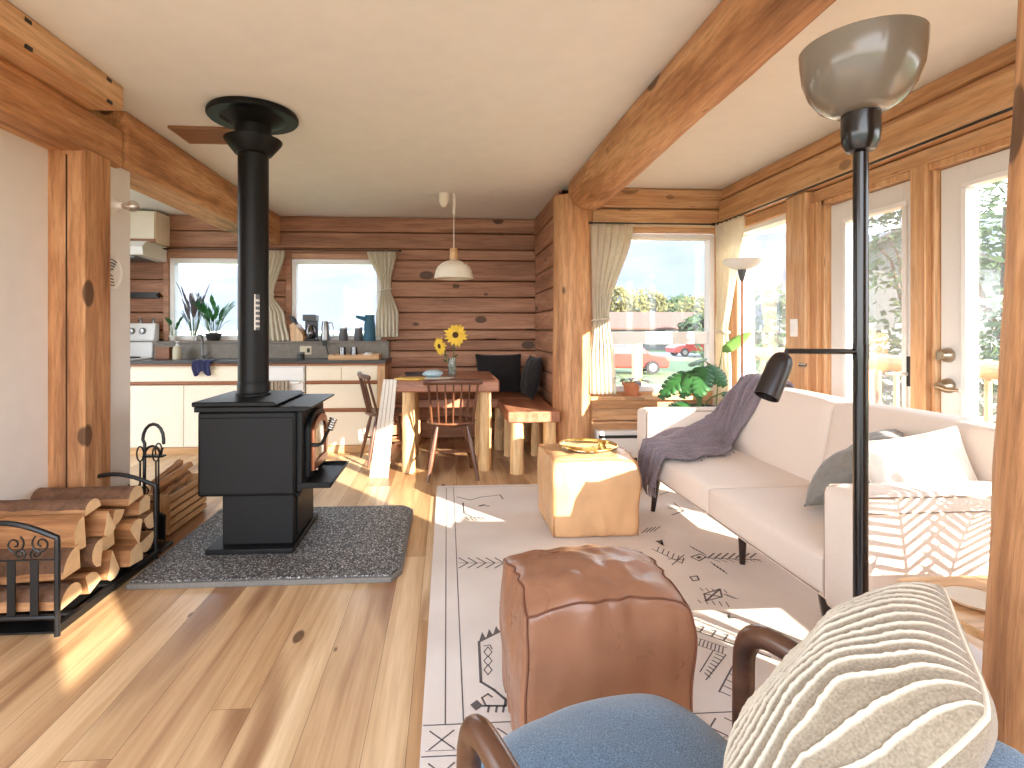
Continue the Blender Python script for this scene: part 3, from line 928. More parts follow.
for i in range(4):
    p = [(cx + .0842 * math.cos(q), cy + .0842 * math.sin(q)) for q in (ang[i], ang[i + 1])]
    m.face([(*p[0], 1.20), (*p[1], 1.20), (*p[1], 1.40), (*p[0], 1.40)], 0 if i < 1 else 1)
    if i >= 1:
        for k in range(6):
            z = 1.215 + k * .029
            p2 = [(cx + .0845 * math.cos(q), cy + .0845 * math.sin(q)) for q in (ang[i] + .01, ang[i + 1] - .015)]
            m.face([(*p2[0], z), (*p2[1], z), (*p2[1], z + .012), (*p2[0], z + .012)], 0)
lab(m.build('rating_label', [M['paper'], M['grey_plastic']], fp, smooth=0), 'small worn paper label on the pipe')
rebase(fp, (cx, cy, .865))

# ---- firewood rack
RX0, RX1, RY0, RY1 = -1.955, -1.525, 2.215, 2.93
rk = thing('firewood_rack', 'black iron firewood rack with scrolled end panels', 'rack')


def end_panel(y):
    p = MB()
    xs = [RX0 + (RX1 - RX0) * i / 16 for i in range(17)]
    top = [(x_, y, .385 + .062 * math.sin(PI * i / 16)) for i, x_ in enumerate(xs)]
    p.tube([(RX1, y, 0.0)] + [(RX1, y, .37)] + top[::-1] + [(RX0, y, .37), (RX0, y, 0)], .011, 8)
    p.tube([(RX0, y, .30), (RX1, y, .30)], .004, 6)
    p.tube([(RX0, y, .075), (RX1, y, .075)], .011, 8)
    o = p.build('end_panel', M['black'], rk)
    b = MB()
    for i in range(1, 5):
        x_ = RX0 + (RX1 - RX0) * i / 5
        b.box(x_ - .015, x_ + .015, y - .003, y + .003, .075, .30)
    b.build('bar', M['black'], o, smooth=0)
    for cx_ in (RX0 + .11, RX1 - .11):
        s = MB()
        for sg in (-1, 1):
            for (ox, oz, r0, fl) in ((sg * .050, .362, .038, 1), (sg * .030, .324, .022, -1)):
                pts = []
                for k in range(22):
                    q = 2 * PI * k / 15
                    rr = r0 * (1 - k / 26)
                    pts.append((cx_ + ox + sg * rr * math.cos(q + 2.2), y, oz + fl * rr * math.sin(q + 2.2)))
                s.tube(pts, .0038, 5)
        s.build('scroll', M['black'], o)


end_panel(RY0)
end_panel(RY1)
for x_ in (RX0, RX1):
    MB().box(x_ - .012, x_ + .012, RY0, RY1, .02, .045).build('side_rail', M['black'], rk, bevel=.002)
for i in range(3):
    y_ = RY0 + .10 + i * .25
    MB().box(RX0, RX1, y_ - .015, y_ + .015, .036, .046).build('cross_bar', M['black'], rk, smooth=0)
MB().box(RX0, RX1, RY0 + .01, RY1 - .01, .004, .012).build('ash_sheet', M['black'], rk, smooth=0)
rebase(rk, ((RX0 + RX1) / 2, (RY0 + RY1) / 2, 0))


def firewood(poly, L, seed):
    """split log along x; poly in (y, z) around its centre; first edges flagged bark by radius"""
    rr = random.Random(seed)
    m = MB()
    n = 10
    V = []
    for i in range(n + 1):
        t = i / n
        sx = -L / 2 + L * t
        sc_ = 1 + .05 * math.sin(t * 4 + seed)
        tw = .12 * (t - .5) * (1 if seed % 2 else -1)
        ring = []
        for k, (y_, z_) in enumerate(poly):
            jy = .008 * noise.noise(Vector((t * 5, k, seed))); jz = .008 * noise.noise(Vector((t * 5, k + 9, seed)))
            yy, zz = y_ * sc_ + jy, z_ * sc_ + jz
            ring.append(m.bm.verts.new((sx, yy * math.cos(tw) - zz * math.sin(tw), yy * math.sin(tw) + zz * math.cos(tw))))
        V.append(ring)
    K = len(poly)
    rmax = max(math.hypot(*p) for p in poly)
    for i in range(n):
        for k in range(K):
            f = m.bm.faces.new((V[i][k], V[i][(k + 1) % K], V[i + 1][(k + 1) % K], V[i + 1][k]))
            f.material_index = 1 if poly[k][2:] else 0
    a = m.bm.faces.new(V[0][::-1]); b = m.bm.faces.new(V[-1])
    a.material_index = b.material_index = 2
    return m


def half(r, flat=.15):     # half round, flat side down, bark on the arc
    P = [(-r, -r * flat)] + [(r * math.cos(PI * i / 8), r * math.sin(PI * i / 8) * .9) for i in range(8, -1, -1)] + [(r, -r * flat)]
    return [(a, b - r * .3) for a, b in P]


def quarter(r):
    P = [(0, 0)] + [(r * math.cos(PI / 2 * i / 6), r * math.sin(PI / 2 * i / 6)) for i in range(7)]
    return [(a - r * .45, b - r * .45) for a, b in P]


def wedge(r):
    P = [(0, -r * .9), (r * .62, r * .5), (r * .35, r * .72), (0, r * .8), (-r * .35, r * .72), (-r * .62, r * .5)]
    return P


def chunk(r):
    return [(-r, -r * .55), (r * .9, -r * .7), (r, r * .35), (r * .3, r * .75), (-r * .8, r * .5)]


def rotp(P, deg):
    c_, s_ = math.cos(R(deg)), math.sin(R(deg))
    return [(a * c_ - b * s_, a * s_ + b * c_) for a, b in P]


wood_spots = [
    # y, z, polygon, rotation, x offset
    ('bottom row', [(2.30, .122, half(.070), 0, .00), (2.435, .112, quarter(.088), 20, -.02), (2.565, .116, wedge(.078), 180, -.01), (2.70, .112, chunk(.064), 0, .01), (2.84, .115, half(.070), 180, .0)]),
    ('second row', [(2.33, .238, quarter(.105), 95, -.03), (2.465, .222, half(.062), 80, .0), (2.60, .225, chunk(.060), 15, -.04), (2.735, .218, wedge(.076), 8, .02), (2.855, .222, quarter(.078), 190, .01)]),
    ('third row', [(2.385, .336, half(.068), 95, -.02), (2.525, .326, wedge(.068), 190, .0), (2.66, .318, quarter(.082), 250, -.02), (2.80, .322, chunk(.062), 5, .015)]),
    ('top row', [(2.50, .418, half(.050), 5, -.05), (2.72, .402, half(.062), 10, .0)]),
]
ords = ['nearest', 'second', 'third', 'fourth', 'fifth']
k = 0
for row, items in wood_spots:
    for i, (y_, z_, poly, deg, dx) in enumerate(items):
        L = rnd.uniform(.40, .45)
        o = firewood([p for p in rotp(poly, deg)], L, k + 1).build('firewood_log', [M['split'], M['bark'], M['endgrain']], smooth=25)
        o.location = (-1.735 + dx, y_, z_)
        o.rotation_euler = (0, rnd.uniform(-.03, .03), rnd.uniform(-.07, .07))
        # bark on the round faces of some logs
        K = len(poly)
        if k % 3 != 1 and K > 6:
            for f in o.data.polygons:
                if f.material_index == 0 and (f.index % K) in range(2, K - 2):
                    f.material_index = 1
        where = 'the near scrolled panel' if i < 2 else 'the poker stand'
        tag(o, 'split firewood log, %s from the near end in the %s of the rack' % (ords[i], row), 'firewood', 'split logs in the firewood rack')
        k += 1

# ---- fireplace tools
tl = thing('fire_tool_stand', 'black stand with arched handle for fire tools beside the rack', 'fire tools')
X0, Y0 = -1.605, 3.06
m = MB().box(X0 - .075, X0 + .075, Y0 - .065, Y0 + .065, 0.001, .022)
m.build('base', M['black'], tl, bevel=.004)
m = MB().tube([(X0 - .05, Y0, .02), (X0 - .045, Y0, .58)] + [(X0 - .0 - .055 * math.cos(PI * i / 8), Y0, .60 + .085 * math.sin(PI * i / 8)) for i in range(9)] + [(X0 + .055, Y0, .575)], .009, 8)
m.tube([(X0 - .046, Y0, .50)] + [(X0 - .005 - .04 * math.cos(PI * i / 6), Y0, .52 + .045 * math.sin(PI * i / 6)) for i in range(7)] + [(X0 + .05, Y0, .555)], .007, 8)
m.build('frame', M['black'], tl)
m = MB().box(X0 - .05, X0 + .06, Y0 - .02, Y0 + .02, .505, .515)
m.build('hanger', M['black'], tl, bevel=.002)
rebase(tl, (X0, Y0, 0))


def fire_tool(kind, x_, y_, label):
    t = thing('fire_' + kind, label, 'fire tool', (x_, y_, 0))
    loop = [(.018 * math.sin(2 * PI * i / 14), 0, .53 + .04 * math.cos(2 * PI * i / 14)) for i in range(15)]
    m = MB().tube(loop, .0045, 6)
    m.build('handle', M['black'], t)
    z0 = .18 if kind != 'poker' else .05
    MB().tube([(0, 0, z0), (0, 0, .49)], .005, 8).build('shaft', M['black'], t)
    if kind == 'shovel':
        m = MB().grid(lambda a, b: Vector(((a - .5) * .09 * (1.0 - .25 * (b - .5)), .02 - .06 * (abs(a - .5) * 2) ** 2 * .4 + .03 * b, .06 + .13 * b)), 8, 8)
        m.build('pan', M['black'], t, solid=.003)
    elif kind == 'brush':
        MB().lathe([(.03, .05), (.034, .06), (.028, .15), (.018, .18)], n=20).build('bristles', M['blackcloth'], t)
    else:
        MB().tube([(0, 0, .05), (.01, 0, .035), (.03, 0, .04)], [.005, .005, .002], 6).build('hook', M['black'], t)


fire_tool('shovel', -1.57, 3.02, 'black ash shovel hanging on the fire tool stand')
fire_tool('brush', -1.60, 3.105, 'black hearth brush hanging on the fire tool stand')
fire_tool('poker', -1.655, 3.025, 'thin black poker hanging on the fire tool stand')

# ---- kindling crate
cr = thing('kindling_crate', 'slatted wooden crate of kindling between the tools and stove', 'crate')
KX0, KX1, KY0, KY1 = -1.835, -1.605, 3.235, 3.72
for xx in (KX0, KX1 - .012):
    for i in range(5):
        z_ = .012 + i * .047
        MB().box(xx, xx + .012, KY0, KY1, z_, z_ + .034).build('side_slat', M['crate_y'], cr, bevel=.002)
for yy in (KY0, KY1 - .014):
    MB().box(KX0 + .012, KX1 - .012, yy, yy + .014, .008, .245).build('end_panel', M['crate_z'], cr, bevel=.002)
MB().box(KX0 + .012, KX1 - .012, KY0 + .014, KY1 - .014, .006, .016).build('bottom', M['crate_y'], cr, smooth=0)
for (xx, yy) in ((KX0 + .012, KY0 + .014), (KX1 - .034, KY0 + .014), (KX0 + .012, KY1 - .036), (KX1 - .034, KY1 - .036)):
    MB().box(xx, xx + .022, yy, yy + .022, .012, .235).build('corner_post', M['crate_z'], cr, smooth=0)
rebase(cr, ((KX0 + KX1) / 2, (KY0 + KY1) / 2, 0))
lay = [(-1.775, .05), (-1.735, .05), (-1.695, .05), (-1.655, .05), (-1.765, .105), (-1.72, .105), (-1.672, .105), (-1.76, .16), (-1.715, .16), (-1.67, .16), (-1.765, .222), (-1.725, .255), (-1.685, .228), (-1.70, .292), (-1.745, .30)]
for i, (xx, zz) in enumerate(lay):
    s_ = rnd.uniform(.017, .021)
    P = rotp([(-s_, -s_ * .8), (s_, -s_), (s_ * .8, s_), (-s_ * .6, s_ * .9)], rnd.uniform(-25, 25))
    o = firewood(P, rnd.uniform(.33, .40), 40 + i).build('kindling_stick', [M['split'], M['bark'], M['endgrain']], smooth=20)
    o.rotation_euler = (0, R(-7 if zz > .2 else 0), R(90) + rnd.uniform(-.06, .06) * (2.5 if zz > .2 else 1))
    o.location = (xx, 3.48 + rnd.uniform(-.02, .02), zz + (.005 if zz > .2 else 0))
    tag(o, 'thin split kindling stick lying lengthwise in the slatted crate', 'kindling', 'kindling in the slatted crate')
# ================================================================== LIVING AREA
# ---- rug with drawn motifs
RZ = .011
mb = MB()
mb.box(-.075, 1.98, 1.36, 4.13, .0008, RZ, 0)


def ink(pts, w=.012, close=False, px=True):
    P = [at(a, b, z=RZ).to_2d() if px else Vector((a, b)) for a, b in pts]
    if close:
        P.append(P[0])
    for a, b in zip(P, P[1:]):
        d = (b - a)
        if d.length < 1e-4:
            continue
        d.normalize()
        nrm = Vector((-d.y, d.x)) * w * .36
        a2, b2 = a - d * w * .3, b + d * w * .3
        mb.face([(*(a2 + nrm), RZ + .0006), (*(b2 + nrm), RZ + .0006), (*(b2 - nrm), RZ + .0006), (*(a2 - nrm), RZ + .0006)], 1)


def inkpoly(pts, px=True):
    P = [at(a, b, z=RZ) if px else Vector((a, b, 0)) for a, b in pts]
    mb.face([(p.x, p.y, RZ + .0007) for p in P], 1)


ink([(-.005, 1.63), (-.005, 4.08)], .006, px=False); ink([(.05, 1.63), (.05, 4.08)], .006, px=False)
ink([(.02, 4.08), (1.9, 4.08)], .005, px=False)
# end band of crosses
for yy in (1.63, 1.51, 1.39):
    ink([(-.07, yy), (1.95, yy)], .006, px=False)
for row in (1.57, 1.45):
    xx = -.05
    while xx < 1.9:
        ink([(xx, row - .035), (xx + .07, row + .035)], .007, px=False); ink([(xx, row + .035), (xx + .07, row - .035)], .007, px=False)
        ink([(xx - .01, row - .04), (xx + .08, row - .04)], .003, px=False)
        xx += .1
# far corner bird motif
ink([(457, 497), (470, 500), (482, 497), (500, 495), (503, 499)], .014)
ink([(463, 503), (464, 513), (472, 517), (484, 518)], .016)
for i in range(5):
    ink([(466 + i * 4, 517 + .3 * i), (469 + i * 4, 520)], .01)
ink([(480, 506), (484, 505)], .03); ink([(486, 506), (489, 506)], .02)
# fishbone arrows
for i in range(5):
    a = 459 + i * 9
    ink([(a, 558), (a + 9, 563), (a, 568)], .011)
ink([(459, 563), (503, 563)], .008)
# dragon motif
ink([(503, 630), (479, 642), (481, 682), (494, 690), (506, 700), (505, 706)], .014)
for i in range(4):
    inkpoly([(479 + i * 7, 642 - i * 3.3), (486 + i * 7, 638.7 - i * 3.3), (482 + i * 7, 632 - i * 3)])
for i in range(3):
    y = 652 + i * 9
    ink([(484, y), (488, y - 5), (492, y), (488, y + 5)], .006, True)
ink([(484, 646), (490, 645), (492, 649)], .007)
inkpoly([(470, 705), (477, 700), (483, 706), (476, 711)])
ink([(483, 706), (490, 706), (505, 706)], .012); ink([(486, 706), (482, 698), (488, 694), (492, 697)], .009)
for a in (489, 497, 504):
    ink([(a, 706), (a - 1, 712)], .01)
# motifs on the sofa side
ink([(651, 495), (658, 493)], .012); ink([(660, 495), (668, 492)], .012)
ink([(668, 508), (684, 511), (672, 515)], .016); ink([(674, 503), (684, 511)], .012)
for i in range(4):
    ink([(642 + i * 4, 533 - i * .6), (648 + i * 4, 528 - i * .5)], .010)
inkpoly([(655, 541), (662, 540), (660, 544), (664, 546)])
for i in range(6):
    ink([(652 + i * 5, 549 + i * 2.4), (657 + i * 5, 551.4 + i * 2.4), (659 + i * 5, 547 + i * 2.2)], .008)
ink([(668, 559), (684, 560)], .009); ink([(672, 565), (684, 555)], .009)
for i in range(5):
    ink([(690 + i * 3, 546 + i * 1.6), (694 + i * 3, 549 + i * 1.6)], .008)
ink([(691, 557), (700, 554), (706, 557), (699, 561)], .012, True); inkpoly([(696, 557), (700, 556), (702, 558), (698, 559)])
ink([(706, 558), (760, 560)], .012)
for i in range(7):
    ink([(708 + i * 7, 558), (714 + i * 7, 553.5)], .013)
    ink([(712 + i * 7, 559), (720 + i * 7, 562)], .008)
for i in range(5):
    ink([(711 + i * 3, 562 + i * 2), (715 + i * 3, 566 + i * 2)], .008)
ink([(690, 577), (697, 576), (699, 580), (693, 581)], .011, True)
ink([(704, 594), (720, 589), (722, 597), (706, 601)], .01, True); ink([(704, 594), (722, 597)], .012); ink([(720, 589), (706, 601)], .012)
for i in range(5):
    ink([(700 + i * 6, 588 + i * .5), (703 + i * 6, 591 + i * .5)], .007); ink([(698 + i * 7, 600 + i * .5), (701 + i * 7, 603 + i)], .007)
    ink([(722 + i * 2.5, 594 + i), (728 + i * 2.5, 595 + i)], .006)
inkpoly([(720, 611), (731, 614), (727, 616), (738, 618), (729, 619), (730, 615)])
ink([(688, 628), (738, 646), (770, 657)], .011)
for i in range(5):
    ink([(700 + i * 12, 632 + i * 4), (704 + i * 12, 627 + i * 4), (699 + i * 12, 626 + i * 4)], .010)
ink([(692, 636), (727, 648)], .005); ink([(692, 643), (726, 655)], .005)
for i in range(9):
    ink([(693 + i * 3.8, 637 + i * 1.3), (691 + i * 3.9, 643 + i * 1.3)], .006)
ink([(713, 651), (700, 672)], .006); ink([(726, 655), (706, 680)], .006)
for i in range(7):
    ink([(716 - i * 1.8, 654 + i * 3.2), (723 - i * 2.2, 657 + i * 3.4)], .008)
ink([(735, 662), (719, 692)], .008)
for i in range(5):
    ink([(733 - i * 3, 668 + i * 6), (742 - i * 3, 672 + i * 6)], .007)
rug = mb.build('area_rug', [M['rug'], M['rug_ink']], smooth=0)
tag(rug, 'pale woven rug with dark line motifs under the poufs and sofa', 'rug')

# ---- poufs


def pouf(name, label, c, rz, w, d, h, mat, pmat, seed, sag):
    root = thing(name, label, 'pouf', c, rz)

    def sh(p):
        x_, y_, z_ = p          # unit cube -1..1
        v = Vector((x_ * w / 2, y_ * d / 2, (z_ + 1) * h / 2))
        ex = (1 - x_ * x_); ey = (1 - y_ * y_); ez = (1 - z_ * z_)
        v.x += x_ * .022 * ez * (0.4 + .6 * ey)
        v.y += y_ * .022 * ez * (0.4 + .6 * ex)
        if z_ > 0:
            v.z += z_ * (.012 * ex * ey) - sag * (z_ ** 2) * (.3 * abs(x_) ** 3 + .3 * abs(y_) ** 3) * .1
        q = Vector((x_, y_, z_)) * 1.3 + Vector((seed, 0, seed))
        v += Vector((noise.noise(q), noise.noise(q + Vector((9, 0, 0))), noise.noise(q + Vector((0, 9, 0))))) * .014 * (1 if z_ > -.9 else .2)
        q = Vector((x_ * 4.2, y_ * 4.2, z_ * 1.4)) + Vector((seed, 2, 3))
        wr = noise.noise(q) * .011 * (1 - max(abs(x_), abs(y_)) ** 8 * max(0, z_) ** 8)
        v += v.normalized() * wr
        # gathers running in from the seams
        if abs(z_) < .99:
            a_ = x_ if abs(y_) > abs(x_) else y_
            g_ = math.sin(a_ * 13 + seed + 2 * math.sin(a_ * 4)) * .006 * max(0, abs(z_)) ** 3
            if abs(y_) > abs(x_): v.y += g_
            else: v.x += g_
        v.z = max(v.z, 0.0)
        return v
    bm = bmesh.new()
    bmesh.ops.create_cube(bm, size=2)
    bmesh.ops.subdivide_edges(bm, edges=bm.edges[:], cuts=27, use_grid_fill=True)
    for v in bm.verts:
        c_ = v.co.copy()
        # soften cube edges slightly
        n_ = Vector(c_)
        k = sorted((abs(c_.x), abs(c_.y), abs(c_.z)))
        if k[1] > .9:
            f = 1 - .03 * ((k[1] - .9) / .1) ** 2
            n_ = c_ * f if k[0] < .9 else c_ * (1 - .04 * ((k[1] - .9) / .1))
        v.co = sh(n_)
    m = MB(); m.bm.free(); m.bm = bm
    m.build('cover', mat, root, smooth=80)
    edges = []
    E_ = .955
    for (a, b) in (((-1, -1), (1, -1)), ((1, -1), (1, 1)), ((1, 1), (-1, 1)), ((-1, 1), (-1, -1))):
        edges.append([(a[0] + (b[0] - a[0]) * t / 24, a[1] + (b[1] - a[1]) * t / 24, 1) for t in range(25)])
    for (sx, sy) in ((-1, -1), (1, -1), (1, 1), (-1, 1)):
        edges.append([(sx, sy, 1 - 2 * t / 24) for t in range(25)])
    s = MB()
    for e in edges:
        s.tube([sh(Vector(p) * .974) for p in e], .0036, 6)
    s.build('piping', pmat, root)
    return root


pouf('leather_pouf', 'brown leather pouf in front of the blue armchair', (.425, 1.60, RZ), R(5), .455, .36, .495, M['leather'], M['piping'], 3, 1.0)
pouf('leather_pouf', 'sunlit tan leather pouf carrying the round tray', (.855, 3.28, RZ), R(0), .50, .48, .455, M['leather_tan'], M['piping_tan'], 8, .3)

tz = .483
tr = thing('serving_tray', 'round brass rimmed tray on the far tan pouf', 'tray', (.865, 3.27, tz))
MB().lathe([(.001, 0), (.168, 0), (.176, .004), (.176, .012), (.169, .008), (.163, .004), (.001, .003)], n=48, close=True).build('plate', M['mirror'], tr)
m = MB(); m.tube([(.175 * math.cos(2 * PI * i / 48), .175 * math.sin(2 * PI * i / 48), .014) for i in range(49)], .005, 8)
m.build('rim', M['brass'], tr)
cd = thing('tea_light', 'small amber tea light holder on the round tray', 'candle', (.955, 3.29, tz + .0045))
MB().lathe([(.001, 0), (.024, 0), (.027, .03), (.024, .03), (.022, .006), (.001, .005)], n=20, close=True).build('holder', M['brass'], cd)
MB().lathe([(.001, .006), (.0215, .006), (.0215, .02), (.001, .02)], n=20).build('wax', M['white_linen'], cd)

# ---- sofa
SY0, SY1, SX0 = 1.61, 3.575, 1.28
sf = thing('sofa', 'cream two seat sofa with dark tapered legs along the glazed doors', 'sofa')
YM = (SY0 + SY1) / 2
MB().box(SX0 + .03, 2.0, SY0 + .10, SY1 - .10, .262, .30).build('base_rail', M['sofa'], sf, bevel=.01)


def softbox(x0, x1, y0, y1, z0, z1, puff=.012, nx=14, ny=18):
    bm = bmesh.new()
    bmesh.ops.create_cube(bm, size=2)
    bmesh.ops.subdivide_edges(bm, edges=bm.edges[:], cuts=13, use_grid_fill=True)
    rad = .028
    hx, hy, hz = (x1 - x0) / 2, (y1 - y0) / 2, (z1 - z0) / 2
    for v in bm.verts:
        c = v.co.copy()
        p = Vector((c.x * hx, c.y * hy, c.z * hz))
        # rounded corners
        q = Vector((max(-hx + rad, min(hx - rad, p.x)), max(-hy + rad, min(hy - rad, p.y)), max(-hz + rad, min(hz - rad, p.z))))
        d = p - q
        if d.length > 1e-6:
            p = q + d.normalized() * min(rad, d.length if d.length < rad else rad)
        ex, ey, ez = 1 - c.x ** 2, 1 - c.y ** 2, 1 - c.z ** 2
        if abs(c.z) > .99: p.z += (1 if c.z > 0 else -1) * puff * ex * ey
        if abs(c.x) > .99: p.x += (1 if c.x > 0 else -1) * puff * .7 * ez * ey
        v.co = p + Vector(((x0 + x1) / 2, (y0 + y1) / 2, (z0 + z1) / 2))
    m = MB(); m.bm.free(); m.bm = bm
    return m


for (ya, yb) in ((SY0 + .165, YM - .002), (YM + .002, SY1 - .165)):
    o = softbox(SX0, 1.90, ya, yb, .275, .43, .008).build('seat_cushion', M['sofa'], sf, smooth=60)
    s = MB().tube([(SX0 - .001, ya + .012, .297), (SX0 - .0035, (ya + yb) / 2, .297), (SX0 - .001, yb - .012, .297)], .0025, 5)
    s.build('seam', M['sofa_seam'], o)
for (ya, yb) in ((SY0 + .03, YM - .002), (YM + .002, SY1 - .03)):
    m = softbox(0, .15, ya, yb, 0, .46, .015)
    sh_ = Matrix(((1, 0, .20, 1.835), (0, 1, 0, 0), (0, 0, 1, .385), (0, 0, 0, 1)))
    bmesh.ops.transform(m.bm, matrix=sh_, verts=m.bm.verts)
    m.build('back_cushion', M['sofa'], sf, smooth=60)
for (ya, yb) in ((SY0, SY0 + .16), (SY1 - .16, SY1)):
    o = softbox(SX0 - .005, 2.08, ya, yb, .262, .68, .004).build('arm', M['sofa'], sf, smooth=60)
    s = MB()
    for yy in (ya + .004, yb - .004):
        s.tube([(SX0 + .006, yy, .29), (SX0 + .006, yy, .655), (SX0 + .022, yy, .672), (2.05, yy, .672)], .003, 5)
    if ya == SY0:
        s.tube([(SX0 + .03, ya - .001, .625), (2.05, ya - .001, .625)], .0025, 5)
    s.build('seam', M['sofa_seam'], o)


def leg(x_, y_, dx, dy):
    MB().tube([(x_, y_, .266), (x_ + dx, y_ + dy, RZ)], [.026, .014], 14).build('leg', M['dark_leg'], sf)


leg(1.40, 1.93, .01, -.03); leg(1.36, 3.42, -.01, .05); leg(1.50, 2.66, 0, 0); leg(1.93, 1.75, .04, -.03); leg(1.93, 3.42, .04, .05)
rebase(sf, (1.65, YM, RZ))

# ---- pillows


def pillow(name, label, c, e1, e2, w, h, T, mat, seed=0, pinch=.07, res=36, rib=None, button=False, mats=None, group=None, corner_ear=.0):
    e1 = Vector(e1).normalized(); e2 = Vector(e2); e2 = (e2 - e2.dot(e1) * e1).normalized(); n = e1.cross(e2)
    root = thing(name, label, 'cushion', c, 0, group)
    m = MB()

    def fn(side):
        def f(a, b):
            u, v = a * 2 - 1, b * 2 - 1
            pu = 1 - pinch * (1 - u * u) ; pv = 1 - pinch * (1 - v * v)
            x_ = u * w / 2 * (1 - pinch * (1 - v * v)) * (1 + corner_ear * abs(u * v) ** 3)
            y_ = v * h / 2 * (1 - pinch * (1 - u * u)) * (1 + corner_ear * abs(u * v) ** 3)
            prof = max(0, (1 - abs(u) ** 2.6)) ** .55 * max(0, (1 - abs(v) ** 2.6)) ** .55
            t = T / 2 * prof
            t *= 1 + .16 * noise.noise(Vector((u * 1.4, v * 1.4, seed)))
            edge = prof ** .5
            t += .010 * edge * noise.noise(Vector((u * 3.2, v * 3.2, seed + 5)))
            if rib and side > 0:
                t += rib(u, v) * min(1, edge * 1.3)
            return e1 * x_ + e2 * y_ + n * side * t
        return f
    m.grid(fn(1), res, res); m.grid(fn(-1), res if not rib else 30, res if not rib else 30)
    if not rib:
        bmesh.ops.remove_doubles(m.bm, verts=m.bm.verts, dist=.0004)
    if rib:
        for f in m.bm.faces:
            pass
    o = m.build('cover', mat, root, smooth=80)
    pts = []
    for i in range(81):
        t = i / 80 * 4
        k, f = int(t) % 4, t - int(t)
        u, v = [(-1 + 2 * f, -1), (1, -1 + 2 * f), (1 - 2 * f, 1), (-1, 1 - 2 * f)][k]
        x_ = u * w / 2 * (1 - pinch * (1 - v * v)) * (1 + corner_ear * abs(u * v) ** 3); y_ = v * h / 2 * (1 - pinch * (1 - u * u)) * (1 + corner_ear * abs(u * v) ** 3)
        pts.append(e1 * x_ + e2 * y_)
    MB().tube(pts, .0035, 6, caps=False).build('edge_seam', mat, root)
    if button:
        q = e1 * w * .36 - e2 * h * .30 + n * T * .26
        b = MB().lathe([(.001, 0), (.008, 0), (.008, .004), (.001, .005)], n=14)
        mt = n.to_track_quat('Z', 'Y').to_matrix().to_4x4()
        bmesh.ops.transform(b.bm, matrix=Matrix.Translation(q) @ mt, verts=b.bm.verts)
        b.build('button', M['grey_linen'], root)
    return root


pillow('sofa_cushion', 'grey linen cushion on the sofa seat beside the white cushion', (1.715, 2.17, .625), (.56, -.45, .69), (.6, .77, -.10), .45, .38, .16, M['grey_linen'], 2)
pillow('sofa_cushion', 'white linen cushion on the sofa right behind the near arm', (1.735, 1.87, .64), (.86, -.44, .26), (.10, .34, .93), .33, .36, .14, M['white_linen'], 6, button=True)

# ---- throw blanket


def interp_l(P, v):
    for (p, q) in zip(P, P[1:]):
        if p[0] <= v <= q[0]:
            t = (v - p[0]) / (q[0] - p[0])
            t = t * t * (3 - 2 * t)
            return p[1] + (q[1] - p[1]) * t
    return P[-1][1]


def throw_fn(a, b):
    s, w = a, b          # s along from behind the back to the front drop, w: 0 near .. 1 far
    prof = [(0, 2.165, .66), (.1, 2.10, .858), (.17, 1.99, .872), (.24, 1.925, .80), (.42, 1.83, .50), (.5, 1.76, .448), (.75, 1.45, .448), (.88, 1.285, .448), (.91, 1.262, .425), (1, 1.255, .25)]
    for (p, q) in zip(prof, prof[1:]):
        if p[0] <= s <= q[0]:
            t = (s - p[0]) / (q[0] - p[0])
            x_, z_ = p[1] + (q[1] - p[1]) * t, p[2] + (q[2] - p[2]) * t
            break
    # far side is pulled taut from the back rest to the front corner
    if .24 < s < .9:
        t = (s - .24) / .66
        zt = .80 + (.47 - .80) * t ** .8
        k = max(0, (w - .35) / .65) ** 1.2
        z_ = z_ + (max(zt, z_) - z_) * k * .85
        x_ = x_ + (1.925 + (1.28 - 1.925) * t - x_) * k * .85
    y0 = interp_l([(0, 3.15), (.22, 3.16), (.42, 3.30), (.62, 3.13), (.8, 3.02), (.9, 3.06), (1, 3.16)], s)
    y1 = interp_l([(0, 3.53), (.24, 3.50), (.42, 3.41), (.9, 3.41), (1, 3.43)], s)
    y_ = y0 + (y1 - y0) * w
    rip = .022 * math.sin(w * 24 + 4 * math.sin(s * 4 + w)) + .010 * math.sin(w * 61 + 6 * s) + .02 * noise.noise(Vector((w * 6, s * 5, 2)))
    z_ += abs(rip) * (1 if .1 < s < .9 else 0) + .006
    x_ -= abs(rip) * (1.0 if (s >= .88 or .15 < s < .5) else 0) + .004
    y_ += .01 * noise.noise(Vector((w * 3, s * 7, 9)))
    return Vector((x_, y_, z_))


th = thing('throw_blanket', 'crumpled grey violet throw draped over the far end of the sofa', 'blanket')
MB().grid(throw_fn, 90, 110).build('cloth', M['throw'], th, smooth=80, solid=.007)
m = MB()
for i in range(60):
    w = (i + .5) / 60
    p = throw_fn(1.0, w)
    m.tube([p, p + Vector((-.003, .004 * math.sin(i * 3), -.03)), p + Vector((-.001, .008 * math.sin(i * 2.1), -.06))], .0022, 4)
m.build('fringe', M['throw'], th)
m = MB()
for i in range(26):
    s = .52 + .36 * i / 26
    p = throw_fn(s, 0)
    m.tube([p, p + Vector((.004 * math.sin(i), -.03, .002)), p + Vector((.01 * math.sin(i * 2.3), -.055, -.001))], .0022, 4)
m.build('fringe', M['throw'], th)
rebase(th, (1.7, 3.15, .43))

